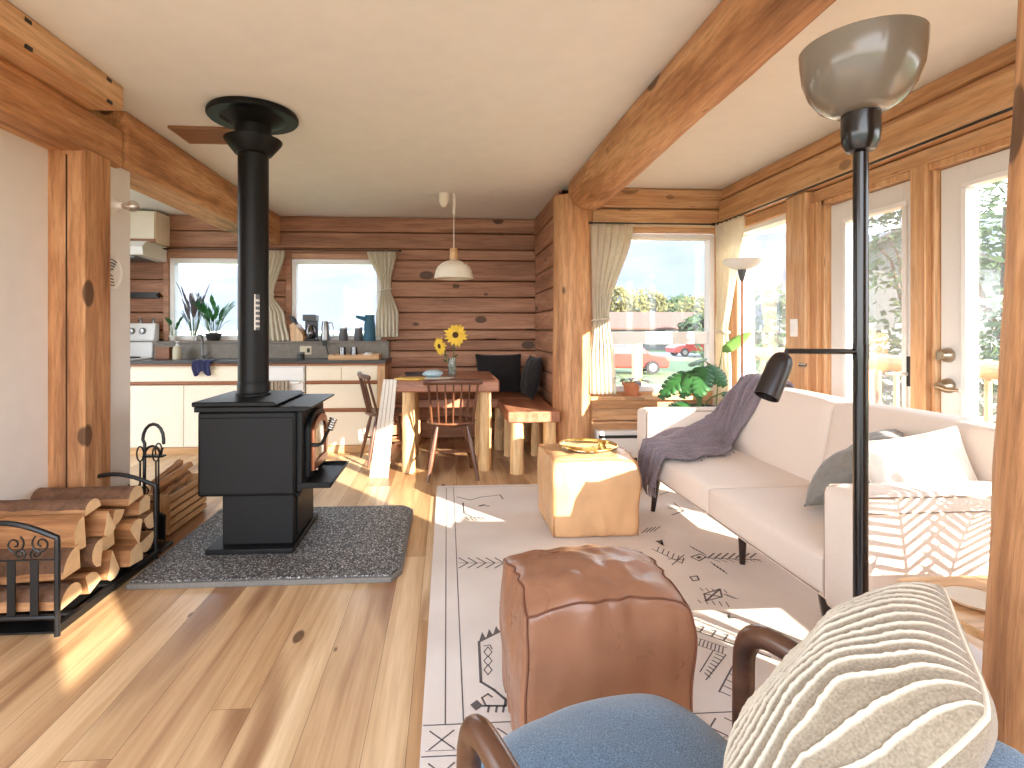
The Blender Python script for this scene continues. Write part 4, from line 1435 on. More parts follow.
# ---- tall two armed lamp
lx, ly = 1.205, 1.505
fl = thing('floor_lamp', 'tall black floor lamp with taupe bowl shade and reading arm', 'floor lamp')
MB().lathe([(.001, .0), (.10, 0), (.104, .006), (.10, .018), (.03, .024), (.02, .03), (.001, .03)], (lx, ly, .011), 40).build('base', M['black_gloss'], fl)
MB().tube([(lx, ly, .03), (lx, ly, 1.76)], .0195, 20).build('pole', M['black_gloss'], fl)
MB().lathe([(.0165, 1.715), (.035, 1.722), (.047, 1.745), (.05, 1.775), (.05, 1.828), (.046, 1.832), (.001, 1.832)], (lx, ly, 0), 32).build('socket_cup', M['black_gloss'], fl)
P = [(.03, 1.828), (.065, 1.832), (.104, 1.856), (.133, 1.897), (.149, 1.945), (.155, 1.995), (.1565, 2.03)]
Q = [(r - .005, z + (.004 if i < 4 else 0)) for i, (r, z) in enumerate(P)][::-1]
MB().lathe(P + Q, (lx, ly, 0), 64, close=True).build('bowl_shade', M['shade_glass'], fl, smooth=70)
MB().lathe([(.01, 1.83), (.018, 1.85), (.03, 1.89), (.03, 1.91), (.015, 1.935), (1e-4, 1.94)], (lx, ly, 0), 24).build('bulb', M['frost'], fl)
az = 1.137
e_ = at(786, 352, Y=1.50)
m = MB().tube([(lx, ly, az), (e_.x, e_.y, az + .002)], .008, 12)
m.tube([(lx, ly, az - .022), (lx, ly, az + .022)], .021, 18)
o = m.build('reading_arm', M['black_gloss'], fl)
pt = Vector((e_.x - .004, e_.y, az - .005)); pb = at(762, 396, Y=1.50) + Vector((0, -.02, 0))
d = (pb - pt); Lh = d.length; d.normalize()
m = MB()
prof = [(1e-4, 0), (.014, .002), (.024, .010), (.030, .024), (.0325, .042), (.034, Lh), (.031, Lh), (.029, .05), (.022, .02), (1e-4, .012)]
m.lathe(prof, n=32, close=True)
bmesh.ops.transform(m.bm, matrix=Matrix.Translation(pt) @ d.to_track_quat('Z', 'Y').to_matrix().to_4x4(), verts=m.bm.verts)
sh = lab(m.build('reading_shade', M['bronze_gloss'], fl), 'dark bullet shaped reading shade')
m = MB().tube([pt + Vector((.02, -.035, -.03)), pt + Vector((.03, -.05, -.03))], .006, 8)
lab(m.build('switch', M['chrome'], sh), 'shiny switch')
rebase(fl, (lx, ly, .011))

# ---- side table and plate
tb = thing('side_table', 'light oak side table with rounded corners between sofa and post', 'side table')
tx0, tx1, ty0, ty1, tzz = 1.235, 1.72, 1.14, 1.455, .50


def rrect(x0, x1, y0, y1, r, n=6):
    P = []
    for (cx_, cy_, a0) in ((x1 - r, y1 - r, 0), (x0 + r, y1 - r, 90), (x0 + r, y0 + r, 180), (x1 - r, y0 + r, 270)):
        for i in range(n + 1):
            q = R(a0 + 90 * i / n)
            P.append((cx_ + r * math.cos(q), cy_ + r * math.sin(q)))
    return P


MB().prism(rrect(tx0, tx1, ty0, ty1, .06), 'z', tzz - .022, tzz).build('top', M['oak_x'], tb, bevel=.004)
for (a, b, c_, d_) in ((1.30, 1.20, -.01, -.02), (1.66, 1.20, .02, -.02), (1.30, 1.40, -.01, .02), (1.66, 1.40, .02, .02)):
    MB().tube([(a, b, tzz - .02), (a + c_, b + d_, 0.011 if b < 2 else 0)], [.022, .013], 14).build('leg', M['oak_z'], tb)
MB().box(1.30, 1.66, 1.195, 1.205, tzz - .06, tzz - .02).box(1.30, 1.66, 1.395, 1.405, tzz - .06, tzz - .02).build('apron', M['oak_x'], tb, bevel=.002)
rebase(tb, (1.48, 1.3, .011))
pc = at(977, 603, z=tzz)
pl = thing('round_plate', 'round cream plate on the oak side table beside the post', 'plate', (pc.x, pc.y, tzz))
MB().lathe([(.001, 0), (.04, 0), (.068, .008), (.071, .011), (.067, .0115), (.04, .004), (.001, .004)], n=40, close=True).build('dish', M['white_linen'], pl)
m = MB(); m.tube([(.0695 * math.cos(2 * PI * i / 40), .0695 * math.sin(2 * PI * i / 40), .0115) for i in range(41)], .0018, 6)
m.build('rim', M['oak_x'], pl)

# ---- blue armchair
ac = thing('armchair', 'blue upholstered armchair with walnut arms in the foreground', 'armchair', (.365, .865, 0), R(21))
# seat cushion with domed top and bowed front
def seat_fn(a, b):
    u, v = a * 2 - 1, b * 2 - 1
    yb = v * .29
    bow = .035 * (1 - u * u) * max(0, v)
    x_ = u * .262 * (1 - .03 * max(0, v) ** 3)
    dome = (1 - abs(u) ** 3.2) ** .5 * (1 - abs(v) ** 4) ** .5
    return Vector((x_, yb + bow, .335 + .105 * dome + .004 * noise.noise(Vector((u * 3, v * 3, 1)))))
m = MB().grid(seat_fn, 36, 36)
m.grid(lambda a, b: Vector((seat_fn(a, b).x, seat_fn(a, b).y, .30)), 12, 12)
rim = []
for i in range(97):
    t = i / 96 * 4
    k_, f_ = int(t) % 4, t - int(t)
    a, b = [(f_, 0), (1, f_), (1 - f_, 1), (0, 1 - f_)][k_]
    rim.append((a, b))
for (p, q) in zip(rim, rim[1:]):
    P0, P1 = seat_fn(*p), seat_fn(*q)
    m.face([P0, P1, Vector((P1.x, P1.y, .30)), Vector((P0.x, P0.y, .30))])
m.build('seat_cushion', M['blue'], ac, smooth=60)
m = MB().grid(lambda a, b: Vector(((a * 2 - 1) * .27, -.27 - .06 * b - .035 * (1 - (a * 2 - 1) ** 2) + .0, .40 + .265 * b)), 20, 12)
m.build('back_cushion', M['blue'], ac, smooth=60, solid=.07, subsurf=1)
for sx in (-1, 1):
    X_ = .292 if sx > 0 else -.316
    # front leg sweeping up into the arm rest
    pts = [(X_ + sx * .005, .10, 0), (X_, .10, .25), (X_, .10, .50), (X_, .094, .56), (X_, .07, .592), (X_, .02, .602), (X_, -.08, .594), (X_ + sx * .004, -.20, .575), (X_ + sx * .004, -.33, .55), (X_, -.40, .53)]
    sp = []
    for i in range(len(pts) - 1):
        p0 = Vector(pts[max(i - 1, 0)]); p1 = Vector(pts[i]); p2 = Vector(pts[i + 1]); p3 = Vector(pts[min(i + 2, len(pts) - 1)])
        for t in (0, .33, .66):
            sp.append(.5 * ((2 * p1) + (p2 - p0) * t + (2 * p0 - 5 * p1 + 4 * p2 - p3) * t * t + (3 * p1 - p0 - 3 * p2 + p3) * t ** 3))
    sp.append(Vector(pts[-1]))
    MB().tube(sp, [.020] + [.0225] * (len(sp) - 2) + [.018], 16, up=(1, 0, 0), flat=.85).build('arm', M['walnut_y'], ac, smooth=60)
    MB().tube([(X_, -.30, .30), (X_ + sx * .005, -.36, .015), ], [.02, .014], 12).build('leg', M['walnut_z'], ac)
    MB().tube([(X_, -.285, .28), (X_, -.40, .55)], [.02, .018], 12).build('back_post', M['walnut_z'], ac)
MB().box(-.285, .285, -.30, -.27, .25, .305).box(-.285, .285, .08, .12, .25, .305).box(-.295, -.262, -.29, .11, .25, .305).box(.262, .295, -.29, .11, .25, .305).build('seat_frame', M['walnut_x'], ac, bevel=.006)

# ribbed cushion leaning into the chair's corner


cA, cD, cB = at(943, 577, Y=.886), at(752, 742, z=.475), at(1000, 716, Y=.585)
cC = cD + cB - cA
cn = (cA - cD).cross(cB - cA); cn.normalize()
if cn.dot(Vector((0, 0, CH)) - cA) < 0:
    cn = -cn
cT, NU, NV = .20, 150, 320
base_z = Vector(((cA + cC) / 2).to_tuple())


def cush(u, v, side):
    """u along the ribs (D to A), v across them (A/D edge to B/C edge); both -1..1"""
    a, b = (u + 1) / 2, (v + 1) / 2
    p = (cD * (1 - a) + cA * a) * (1 - b) + (cC * (1 - a) + cB * a) * b
    mid = (cA + cC) / 2
    k = 1 - .04 * (1 - u * u) * v * v - .04 * (1 - v * v) * u * u - .07 * abs(u * v) ** 5
    p = mid + (p - mid) * k
    prof = max(0, 1 - abs(u) ** 2.4) ** .55 * max(0, 1 - abs(v) ** 2.4) ** .55
    t = cT / 2 * prof * (1 + .2 * noise.noise(Vector((u * 1.3, v * 1.3, 3)))) + .008 * prof ** .5 * noise.noise(Vector((u * 3, v * 2.5, 8)))
    rv = 0
    if side > 0:
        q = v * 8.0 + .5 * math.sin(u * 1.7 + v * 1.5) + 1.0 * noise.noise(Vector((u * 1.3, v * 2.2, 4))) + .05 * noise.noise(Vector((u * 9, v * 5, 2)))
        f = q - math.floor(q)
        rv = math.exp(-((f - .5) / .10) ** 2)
        e = min(1, prof ** .5 * 1.5)
        t += e * (rv * .0075 * (1 + .25 * noise.noise(Vector((u * 26, v * 12, 1)))) - .004 * (1 - rv) * (f if f < .5 else 1 - f))
    return p + cn * side * t, rv


rc = thing('ribbed_cushion', 'cream ribbed cushion leaning in the corner of the blue armchair', 'cushion')
m = MB()
m.grid(lambda a, b: cush(a * 2 - 1, b * 2 - 1, 1)[0], NU, NV)
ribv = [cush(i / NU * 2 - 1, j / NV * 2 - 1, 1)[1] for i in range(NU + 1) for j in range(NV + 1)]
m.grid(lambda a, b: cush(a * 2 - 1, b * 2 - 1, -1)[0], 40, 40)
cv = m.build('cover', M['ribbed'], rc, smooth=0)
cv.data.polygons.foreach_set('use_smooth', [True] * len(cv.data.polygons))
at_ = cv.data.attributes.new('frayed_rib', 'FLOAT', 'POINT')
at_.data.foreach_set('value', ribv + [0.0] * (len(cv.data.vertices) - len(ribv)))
pts = []
for i in range(121):
    t = i / 120 * 4
    kk, f = int(t) % 4, t - int(t)
    pts.append(cush(*[(-1 + 2 * f, -1), (1, -1 + 2 * f), (1 - 2 * f, 1), (-1, 1 - 2 * f)][kk], 1)[0])
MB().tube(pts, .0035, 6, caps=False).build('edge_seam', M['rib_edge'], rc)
rebase(rc, (cA + cC) / 2)

# ================================================================== DINING NOOK
tb = thing('dining_table', 'thick slab dining table on pale log legs', 'table')
m = MB()


def slab(m, x0, x1, y0, y1, z0, z1, seed, amp=.012):
    n = 26
    P = []
    for i in range(n): P.append((x0 + (x1 - x0) * i / n, y0 + amp * noise.noise(Vector((i * .35, seed, 0)))))
    for i in range(n): P.append((x1, y0 + (y1 - y0) * i / n))
    for i in range(n): P.append((x1 - (x1 - x0) * i / n, y1))
    for i in range(n): P.append((x0, y1 - (y1 - y0) * i / n))
    return m.prism(P, 'z', z0, z1)


slab(m, -.435, .435, 4.47, 5.52, .685, .78, 3)
m.build('tabletop', M['bench_x'], tb, bevel=.012)


def logleg(x_, y_, z1, r, par, mat='birch_z'):
    MB().grid(lambda a, b: Vector((x_ + (r * (1.05 - .1 * b) + .004 * noise.noise(Vector((math.cos(2 * PI * a) * 2, math.sin(2 * PI * a) * 2 + x_, b * 4)))) * math.cos(2 * PI * a), y_ + r * (1.05 - .1 * b) * math.sin(2 * PI * a), .0 + z1 * b)), 22, 10, closed_u=True).build('leg', M[mat], par, smooth=60)


for (a, b) in ((-.325, 4.60), (.325, 4.63), (-.325, 5.20), (.325, 5.20)):
    logleg(a, b, .69, .055, tb)
rebase(tb, (0, 5.0, 0))

bn = thing('log_bench', 'slab bench along the nook side wall on pale log legs', 'bench')
m = MB(); slab(m, .50, .935, 4.42, 5.28, .435, .525, 8, .006); m.build('seat', M['bench_y'], bn, bevel=.01)
for (a, b) in ((.585, 4.50), (.86, 4.50), (.60, 5.14), (.86, 5.14)):
    logleg(a, b, .44, .055, bn)
rebase(bn, (.7, 4.85, 0))
bn = thing('log_bench', 'slab bench along the back wall behind the dining table', 'bench')
m = MB(); slab(m, -.42, .955, 5.30, 5.93, .435, .525, 12, .006); m.build('seat', M['bench_x'], bn, bevel=.01)
for (a, b) in ((-.34, 5.40), (.535, 5.42), (.86, 5.8), (-.34, 5.8)):
    logleg(a, b, .44, .055, bn)
rebase(bn, (.27, 5.6, 0))
pillow('bench_cushion', 'black cushion leaning on the back wall behind the table corner', (.56, 5.79, .735), (1, .05, .0), (.0, .25, .97), .50, .42, .15, M['blackcloth'], 1)
pillow('bench_cushion', 'black cushion leaning on the nook side wall at the bench end', (.85, 5.42, .73), (.1, -1, .0), (.22, .0, .97), .46, .42, .15, M['blackcloth'], 4)


def make_chair(label, loc, rz):
    t = thing('spindle_chair', label, 'chair', loc, rz, 'spindle back dining chairs')
    wz, wx = M['chairwood_z'], M['chairwood_x']
    MB().lathe([(.001, .425), (.17, .425), (.197, .435), (.205, .447), (.20, .457), (.17, .456), (.10, .450), (.001, .449)], n=40).build('seat', wx, t, smooth=60)
    for (a, b, c_, d_) in ((-.12, .12, -.19, .20), (.12, .12, .19, .20), (-.12, -.12, -.20, -.21), (.12, -.12, .20, -.21)):
        p, q = Vector((a, b, .43)), Vector((c_, d_, 0))
        MB().tube([p, p.lerp(q, .3), p.lerp(q, .55), p.lerp(q, .8), q], [.012, .018, .019, .015, .011], 12).build('leg', wz, t)
    m = MB()
    m.tube([(-.160, .165, .19), (-.165, 0, .19), (-.166, -.17, .19)], [.008, .012, .008], 10)
    m.tube([(.160, .165, .19), (.165, 0, .19), (.166, -.17, .19)], [.008, .012, .008], 10)
    m.tube([(-.165, 0, .19), (0, 0, .19), (.165, 0, .19)], [.008, .012, .008], 10)
    m.build('stretcher', wx, t)
    top = lambda u: Vector((.235 * u, -.255 + .055 * u * u, .795 - .012 * u * u))
    m = MB()
    m.tube([top(-1 + 2 * i / 20) for i in range(21)], [.018] + [.023] * 19 + [.018], 12, up=(0, 1, 0), flat=.55)
    m.build('top_rail', wx, t, smooth=60)
    for i in range(7):
        u = -.86 + 1.72 * i / 6
        p = Vector((.165 * u / .86, -.10 - .075 * (1 - u * u), .45)); q = top(u * .98)
        MB().tube([p, p.lerp(q, .4), q], [.007, .0095, .006] if 0 < i < 6 else [.010, .012, .009], 10).build('spindle', wz, t)
    return t


ch = make_chair('brown spindle chair pushed under the near side of the dining table', (.035, 4.49, 0), R(4))
dup(ch, (-.55, 5.02, 0), R(-72), 'brown spindle chair at the kitchen end of the dining table')

# folded slatted panel leaning on the table
sp = thing('slatted_panel', 'white slatted panel leaning against the kitchen end of the table', 'panel')
b0, b1 = Vector((-.63, 4.46, 0)), Vector((-.475, 4.43, 0))
t0, t1 = Vector((-.515, 4.44, .80)), Vector((-.40, 4.405, .80))
for i in range(4):
    f0, f1 = i / 4 + .012, (i + 1) / 4 - .012
    c0, c1, c2, c3 = b0.lerp(b1, f0), b0.lerp(b1, f1), t0.lerp(t1, f1), t0.lerp(t1, f0)
    off = Vector((-.03, -.11, 0)).normalized() * .012
    m = MB()
    V = [m.bm.verts.new(p) for p in (c0, c1, c2, c3, c0 + off, c1 + off, c2 + off, c3 + off)]
    for q in ((0, 1, 2, 3), (4, 7, 6, 5), (0, 4, 5, 1), (1, 5, 6, 2), (2, 6, 7, 3), (3, 7, 4, 0)):
        m.bm.faces.new([V[j] for j in q])
    m.build('slat', M['panel_white'], sp, bevel=.002)
m = MB()
for z in (.12, .45, .75):
    f = z / .8
    m.tube([b0.lerp(t0, f) + Vector((.004, .010, 0)), b1.lerp(t1, f) + Vector((.004, .010, 0))], .006, 6)
m.build('back_batten', M['panel_white'], sp)
rebase(sp, (-.55, 4.44, 0))

# things on the table
TZ = .781
p = at(400, 374, z=TZ)


def booklet(label, cx_, cy_, w, d, h, rz, mat, z=TZ, name='magazine', cat='magazine', group='papers on the dining table'):
    t = thing(name, label, cat, (cx_, cy_, z), rz, group)
    MB().box(-w / 2, w / 2, -d / 2, d / 2, 0, h).build('cover', mat, t, bevel=.001)
    MB().box(-w / 2 + .004, w / 2 + .002, -d / 2 + .003, d / 2 - .003, h * .2, h * .8).build('pages', M['paper'], t, smooth=0)
    return t


booklet('yellow booklet lying near the table edge', -.315, 4.62, .16, .22, .012, R(70), M['paper_yellow'])
booklet('dark covered magazine lying at the back of the table', -.24, 5.12, .30, .24, .014, R(8), M['paper_dark'])
booklet('open white newspaper sheet lying at the table middle', -.08, 4.70, .24, .20, .006, R(-14), M['paper'])
t = thing('plastic_packet', 'crumpled pale blue packet lying on the papers', 'packet', (-.125, 4.76, TZ + .006))
MB().grid(lambda a, b: Vector((.09 * math.cos(2 * PI * a) * math.sin(PI * b) * (1 + .2 * noise.noise(Vector((a * 6, b * 4, 1)))), .07 * math.sin(2 * PI * a) * math.sin(PI * b) * (1 + .2 * noise.noise(Vector((a * 5, b * 5, 3)))), .03 + .03 * -math.cos(PI * b) * (1 + .35 * noise.noise(Vector((math.cos(2 * PI * a) * 2, math.sin(2 * PI * a) * 2, b * 3)))))), 30, 14, closed_u=True).build('wrapper', M['pale_blue'], t, smooth=30)
# vase with sunflowers
vz = at(455, 378, z=TZ)
vx, vy = .045, 4.80
vs = thing('glass_vase', 'tall clear glass vase of sunflowers on the dining table', 'vase', (vx, vy, TZ))
MB().lathe([(.001, 0), (.034, 0), (.037, .01), (.038, .13), (.036, .165), (.038, .17), (.035, .17), (.034, .13), (.033, .02), (.001, .016)], n=28, close=True).build('glass', M['jar'], vs)


def sunflower(label, head, face, r, seed):
    t = thing('sunflower', label, 'flower', (vx, vy, TZ + .02))
    o_ = Vector((vx, vy, TZ + .02))
    hd = Vector(head) - o_; f = Vector(face).normalized()
    MB().tube([(.004 * seed, 0, 0), (hd * .45) + Vector((0, 0, .02)), hd - f * .035 - Vector((0, 0, .01)), hd - f * .004], [.004, .0045, .005, .006], 8).build('stem', M['stem'], t)
    q = f.to_track_quat('Z', 'Y').to_matrix().to_4x4(); q = Matrix.Translation(hd) @ q
    m = MB().lathe([(.001, .012), (r * .22, .012), (r * .34, .004), (r * .36, -.006), (.001, -.012)], n=24)
    bmesh.ops.transform(m.bm, matrix=q, verts=m.bm.verts); m.build('seed_head', M['seedhead'], t)
    m = MB(); rr = random.Random(seed)
    for ring, (n_, l0, lift) in enumerate(((16, .98, .002), (15, .84, .010))):
        for i in range(n_):
            a = 2 * PI * (i + .5 * ring) / n_ + rr.uniform(-.08, .08); L = r * l0 * rr.uniform(.88, 1.08)
            da = Vector((math.cos(a), math.sin(a), 0)); dn = Vector((-math.sin(a), math.cos(a), 0)); dr_ = rr.uniform(-.25, .2)
            pts = []
            for (s, w) in ((.28, .35), (.5, .9), (.72, .85), (.9, .4), (1.0, .0)):
                c_ = da * L * s + Vector((0, 0, lift + dr_ * r * (s - .28) ** 2)); pts.append((c_ + dn * r * .135 * w, c_ - dn * r * .135 * w))
            for (u_, w_) in zip(pts, pts[1:]):
                if (w_[0] - w_[1]).length > 1e-5: m.face([u_[0], w_[0], w_[1], u_[1]])
                else: m.face([u_[0], w_[0], u_[1]])
    bmesh.ops.transform(m.bm, matrix=q, verts=m.bm.verts); m.build('petals', M['petal'], t, smooth=0)
    m = MB()
    for i in range(4):
        a = i * 1.6 + seed; b = hd * (.45 + .1 * i) ; d_ = Vector((math.cos(a) * .8, math.sin(a) * .8, .25 - .3 * (i % 2)))
        s_ = d_.cross(Vector((0, 0, 1))).normalized()
        m.face([b, b + d_ * .035 + s_ * .02, b + d_ * .08, b + d_ * .035 - s_ * .02])
    m.build('leaves', M['leaf'], t, smooth=0)


h1 = at(455.5, 335, Y=4.74); h2 = at(440, 346, Y=4.78)
sunflower('large open sunflower facing the room in the glass vase', h1, (-.05, -1, .12), .108, 1)
sunflower('smaller drooping sunflower hanging to the side of the vase', h2, (-.75, -.6, -.15), .088, 2)

# pendant lamp
pd = thing('pendant_lamp', 'white enamel pendant lamp over the dining table', 'pendant lamp')
cxp, cyp = .062, 4.9
m = MB().lathe([(.026, 1.83), (.034, 1.832), (.036, 1.84), (.036, 1.895), (.03, 1.90)], (cxp, cyp, 0), 32); m.lathe([(.03, 1.90), (.036, 1.905), (.036, 1.935), (.010, 1.945)], (cxp, cyp, 0), 32)
m.build('neck', M['oak_z'], pd)
P = [(.034, 1.835), (.06, 1.828), (.11, 1.805), (.145, 1.775), (.165, 1.735), (.176, 1.675), (.178, 1.665)]
MB().lathe(P + [(r - .004, z) for r, z in P[::-1]], (cxp, cyp, 0), 48, close=True).build('shade', M['pend_white'], pd, smooth=60)
MB().ball((cxp, cyp, 1.74), .035).build('bulb', M['frost'], pd)
MB().tube([(cxp, cyp, 1.94), (cxp, cyp, 2.36)], .0045, 8).tube([(cxp, cyp, 2.25), (cxp + .006, cyp, 2.37), (cxp, cyp, 2.44)], .012, 10).tube([(cxp, cyp, 2.40), (cxp - .04, cyp, 2.37), (cxp - .075, cyp, 2.39)], .004, 6).build('cord', M['wire'], pd)
MB().lathe([(.015, 2.31), (.03, 2.33), (.045, 2.36), (.05, 2.40), (.05, 2.436), (.001, 2.438)], (cxp - .09, cyp, 0), 28).build('ceiling_cup', M['pend_white'], pd)
rebase(pd, (cxp, cyp, 2.44))

# ================================================================== KITCHEN
CF = 5.38


def front(parent, name, x0, x1, z0, z1, mat='cream', y=CF):
    return MB().box(x0, x1, y - .018, y, z0, z1).build(name, M[mat], parent, bevel=.002)


def band(parent, x0, x1, z0, z1, name='finger_rail'):
    m = MB().prism([(CF - .022, z1), (CF, z1), (CF, z0), (CF - .012, z0), (CF - .022, z0 + .012)], 'x', x0, x1)
    return lab(m.build(name, M['trimwood'], parent, bevel=.002), 'wooden finger rail')


c1 = thing('sink_cabinet', 'cream sink cabinet with wooden finger rails under the first window', 'cabinet')
MB().box(-3.03, -1.99, CF, 5.95, .06, .85).build('body', M['cream'], c1, smooth=0)
front(c1, 'false_front', -3.025, -1.995, .705, .825)
front(c1, 'door', -3.025, -2.532, .075, .665); front(c1, 'door', -2.527, -1.995, .075, .665)
band(c1, -3.03, -1.99, .668, .702)
lab(MB().box(-3.03, -1.99, CF - .02, 5.9, 0, .07).build('toe_board', M['oak_x'], c1, bevel=.002), 'wooden toe board')
rebase(c1, (-2.5, 5.65, 0))
c2 = thing('drawer_cabinet', 'cream drawer cabinet with wooden finger rails beside the table', 'cabinet')
MB().box(-1.375, -.685, CF, 5.95, .06, .85).build('body', M['cream'], c2, smooth=0)
front(c2, 'drawer', -1.37, -1.035, .705, .825); front(c2, 'drawer', -1.03, -.69, .705, .825); front(c2, 'drawer', -1.37, -.69, .435, .668); front(c2, 'drawer', -1.37, -.69, .075, .395)
band(c2, -1.375, -.685, .670, .703); band(c2, -1.375, -.685, .398, .433)
lab(MB().box(-1.375, -.685, CF - .02, 5.9, 0, .07).build('toe_board', M['oak_x'], c2, bevel=.002), 'wooden toe board')
lab(MB().box(-.683, -.61, CF - .02, 5.95, 0, .85).build('end_panel', M['oak_z'], c2, bevel=.003), 'light wood end panel')
rebase(c2, (-1.0, 5.65, 0))
dw = thing('dishwasher', 'white dishwasher with striped towel behind the stove pipe', 'dishwasher')
MB().box(-1.975, -1.39, CF, 5.95, .02, .85).build('body', M['white'], dw, smooth=0)
MB().box(-1.97, -1.395, CF - .025, CF, .10, .70).build('door', M['white'], dw, bevel=.006)
MB().box(-1.97, -1.395, CF - .022, CF, .71, .835).build('control_panel', M['white'], dw, bevel=.004)
MB().tube([(-1.93, CF - .045, .69), (-1.43, CF - .045, .69)], .011, 10).box(-1.935, -1.915, CF - .045, CF - .02, .68, .70).box(-1.445, -1.425, CF - .045, CF - .02, .68, .70).build('handle', M['white'], dw)
rebase(dw, (-1.68, 5.65, 0))
tw = thing('tea_towel', 'striped tan tea towel hanging on the dishwasher handle', 'towel')
m = MB()
m.grid(lambda a, b: Vector((-1.72 + .20 * a + .0, CF - .060 - .004 * math.sin(a * 30) - .006 * b, .705 - .34 * b)), 40, 12)
m.grid(lambda a, b: Vector((-1.72 + .20 * a, CF - .06 + .022 * b, .705 + .004 * math.sin(PI * b))), 40, 4)
m.build('cloth', M['tea_towel'], tw, smooth=80, solid=.004)
s = MB()
for i in range(6):
    xx = -1.705 + i * .034
    s.grid(lambda a, b: Vector((xx + .008 * a, CF - .0635 - .004 * math.sin((xx + .008 * a + 1.72) / .2 * 30) - .006 * b, .704 - .338 * b)), 3, 12)
lab(s.build('stripe', M['paper_dark'], tw, smooth=80), 'dark woven stripe')
rebase(tw, (-1.62, CF - .06, .53))

ct = thing('kitchen_worktop', 'long dark kitchen worktop with wooden front edge', 'worktop')
MB().box(-3.04, -.60, CF - .03, 5.96, .872, .902).build('slab', M['counter'], ct, bevel=.004)
MB().box(-3.04, -.605, CF - .024, 5.95, .852, .872).build('edge_strip', M['trimwood'], ct, bevel=.002)
lab(MB().box(-3.04, -.62, 5.80, 5.968, .902, 1.06).build('upstand', M['backsplash'], ct, smooth=0), 'grey tiled upstand')
rebase(ct, (-1.8, 5.66, .85))
sl = thing('window_shelf', 'narrow wooden shelf along the sills of the kitchen windows', 'shelf')
MB().box(-3.0, -.62, 5.785, 5.968, 1.062, 1.082).build('board', M['backsplash'], sl, bevel=.003)
rebase(sl, (-1.8, 5.92, 1.06))

rg = thing('kitchen_range', 'white kitchen range with knobbed backguard at the kitchen corner', 'range')
RXa, RXb = -3.70, -3.05
MB().box(RXa, RXb, CF - .01, 5.94, .03, .90).build('body', M['white'], rg, bevel=.006)
MB().box(RXa - .0, RXb, CF - .02, 5.94, .902, .915).build('cooktop', M['white'], rg, bevel=.004)
MB().prism([(5.80, .915), (5.94, .915), (5.94, 1.27), (5.86, 1.27), (5.83, 1.10), (5.80, 1.08)], 'x', RXa, RXb).build('backguard', M['white'], rg, bevel=.008)
MB().box(RXa, RXb + .002, 5.79, 5.803, 1.075, 1.085).build('backguard_strip', M['grey_plastic'], rg, smooth=0)
for xx in (-3.28, -3.17, -3.39, -3.5):
    m = MB().lathe([(.034, 0), (.034, -.008), (.026, -.012), (.024, -.03), (.001, -.032)], n=20, axis='y')
    m.build('knob', M['steel'], rg, loc=(xx, 5.845, 1.19), rot=(R(0), 0, 0))
for (xx, yy, r) in ((-3.54, 5.52, .09), (-3.22, 5.52, .075), (-3.54, 5.70, .075), (-3.22, 5.70, .09)):
    m = MB()
    for k in range(4): m.tube([(xx + r * (k + 1) / 4 * math.cos(2 * PI * i / 28), yy + r * (k + 1) / 4 * math.sin(2 * PI * i / 28), .921) for i in range(29)], .006, 6)
    m.build('coil_burner', M['black'], rg)
MB().box(RXa + .03, RXb - .03, CF - .035, CF - .01, .25, .80).build('oven_door', M['white'], rg, bevel=.006)
MB().tube([(RXa + .06, CF - .07, .77), (RXb - .06, CF - .07, .77)], .012, 10).box(RXa + .06, RXa + .08, CF - .07, CF - .03, .76, .78).box(RXb - .08, RXb - .06, CF - .07, CF - .03, .76, .78).build('oven_handle', M['white'], rg)
rebase(rg, (-3.37, 5.65, 0))
for (xx, lab_) in ((-3.22, 'small steel shaker standing on the range backguard beside the window'), (-3.09, 'small steel shaker at the window end of the range backguard')):
    t = thing('salt_shaker', lab_, 'shaker', (xx, 5.90, 1.27)); MB().lathe([(.001, 0), (.018, 0), (.016, .035), (.018, .04), (.012, .055), (.001, .058)], n=16).build('body', M['steel'], t)
hd = thing('range_hood', 'white range hood with slanted front above the range', 'range hood')
MB().prism([(5.48, 2.02), (5.56, 2.085), (5.96, 2.085), (5.96, 1.92), (5.50, 1.94)], 'x', -3.70, -2.98).build('shell', M['white'], hd, bevel=.005)
MB().box(-3.66, -3.08, 5.53, 5.93, 1.915, 1.935).build('filter', M['grey_plastic'], hd, smooth=0)
rebase(hd, (-3.36, 5.75, 1.92))
uc = thing('wall_cabinet', 'cream wall cabinet with wooden rail above the range hood', 'cabinet')
MB().box(-3.70, -2.955, 5.68, 5.965, 2.09, 2.41).build('body', M['cream'], uc, bevel=.003)
MB().box(-3.695, -3.37, 5.662, 5.68, 2.125, 2.40).build('door', M['cream'], uc, bevel=.002); MB().box(-3.365, -2.96, 5.662, 5.68, 2.125, 2.40).build('door', M['cream'], uc, bevel=.002)
MB().box(-3.70, -2.955, 5.658, 5.68, 2.09, 2.122).build('finger_rail', M['trimwood'], uc, bevel=.002)
rebase(uc, (-3.37, 5.8, 2.09))
rl = thing('wall_rail', 'dark metal rail on the planks between range and hood', 'rail', (-3.4, 5.955, 1.57))
MB().box(-.3, .34, -.02, .012, -.03, .03).build('bar', M['black'], rl, bevel=.003); MB().tube([(.325, -.02, 0), (.325, -.05, 0)], .012, 8).build('end_knob', M['black'], rl)
MB().box(-.3, .34, -.012, .012, -.43, -.415).build('lower_bar', M['black'], rl, smooth=0)

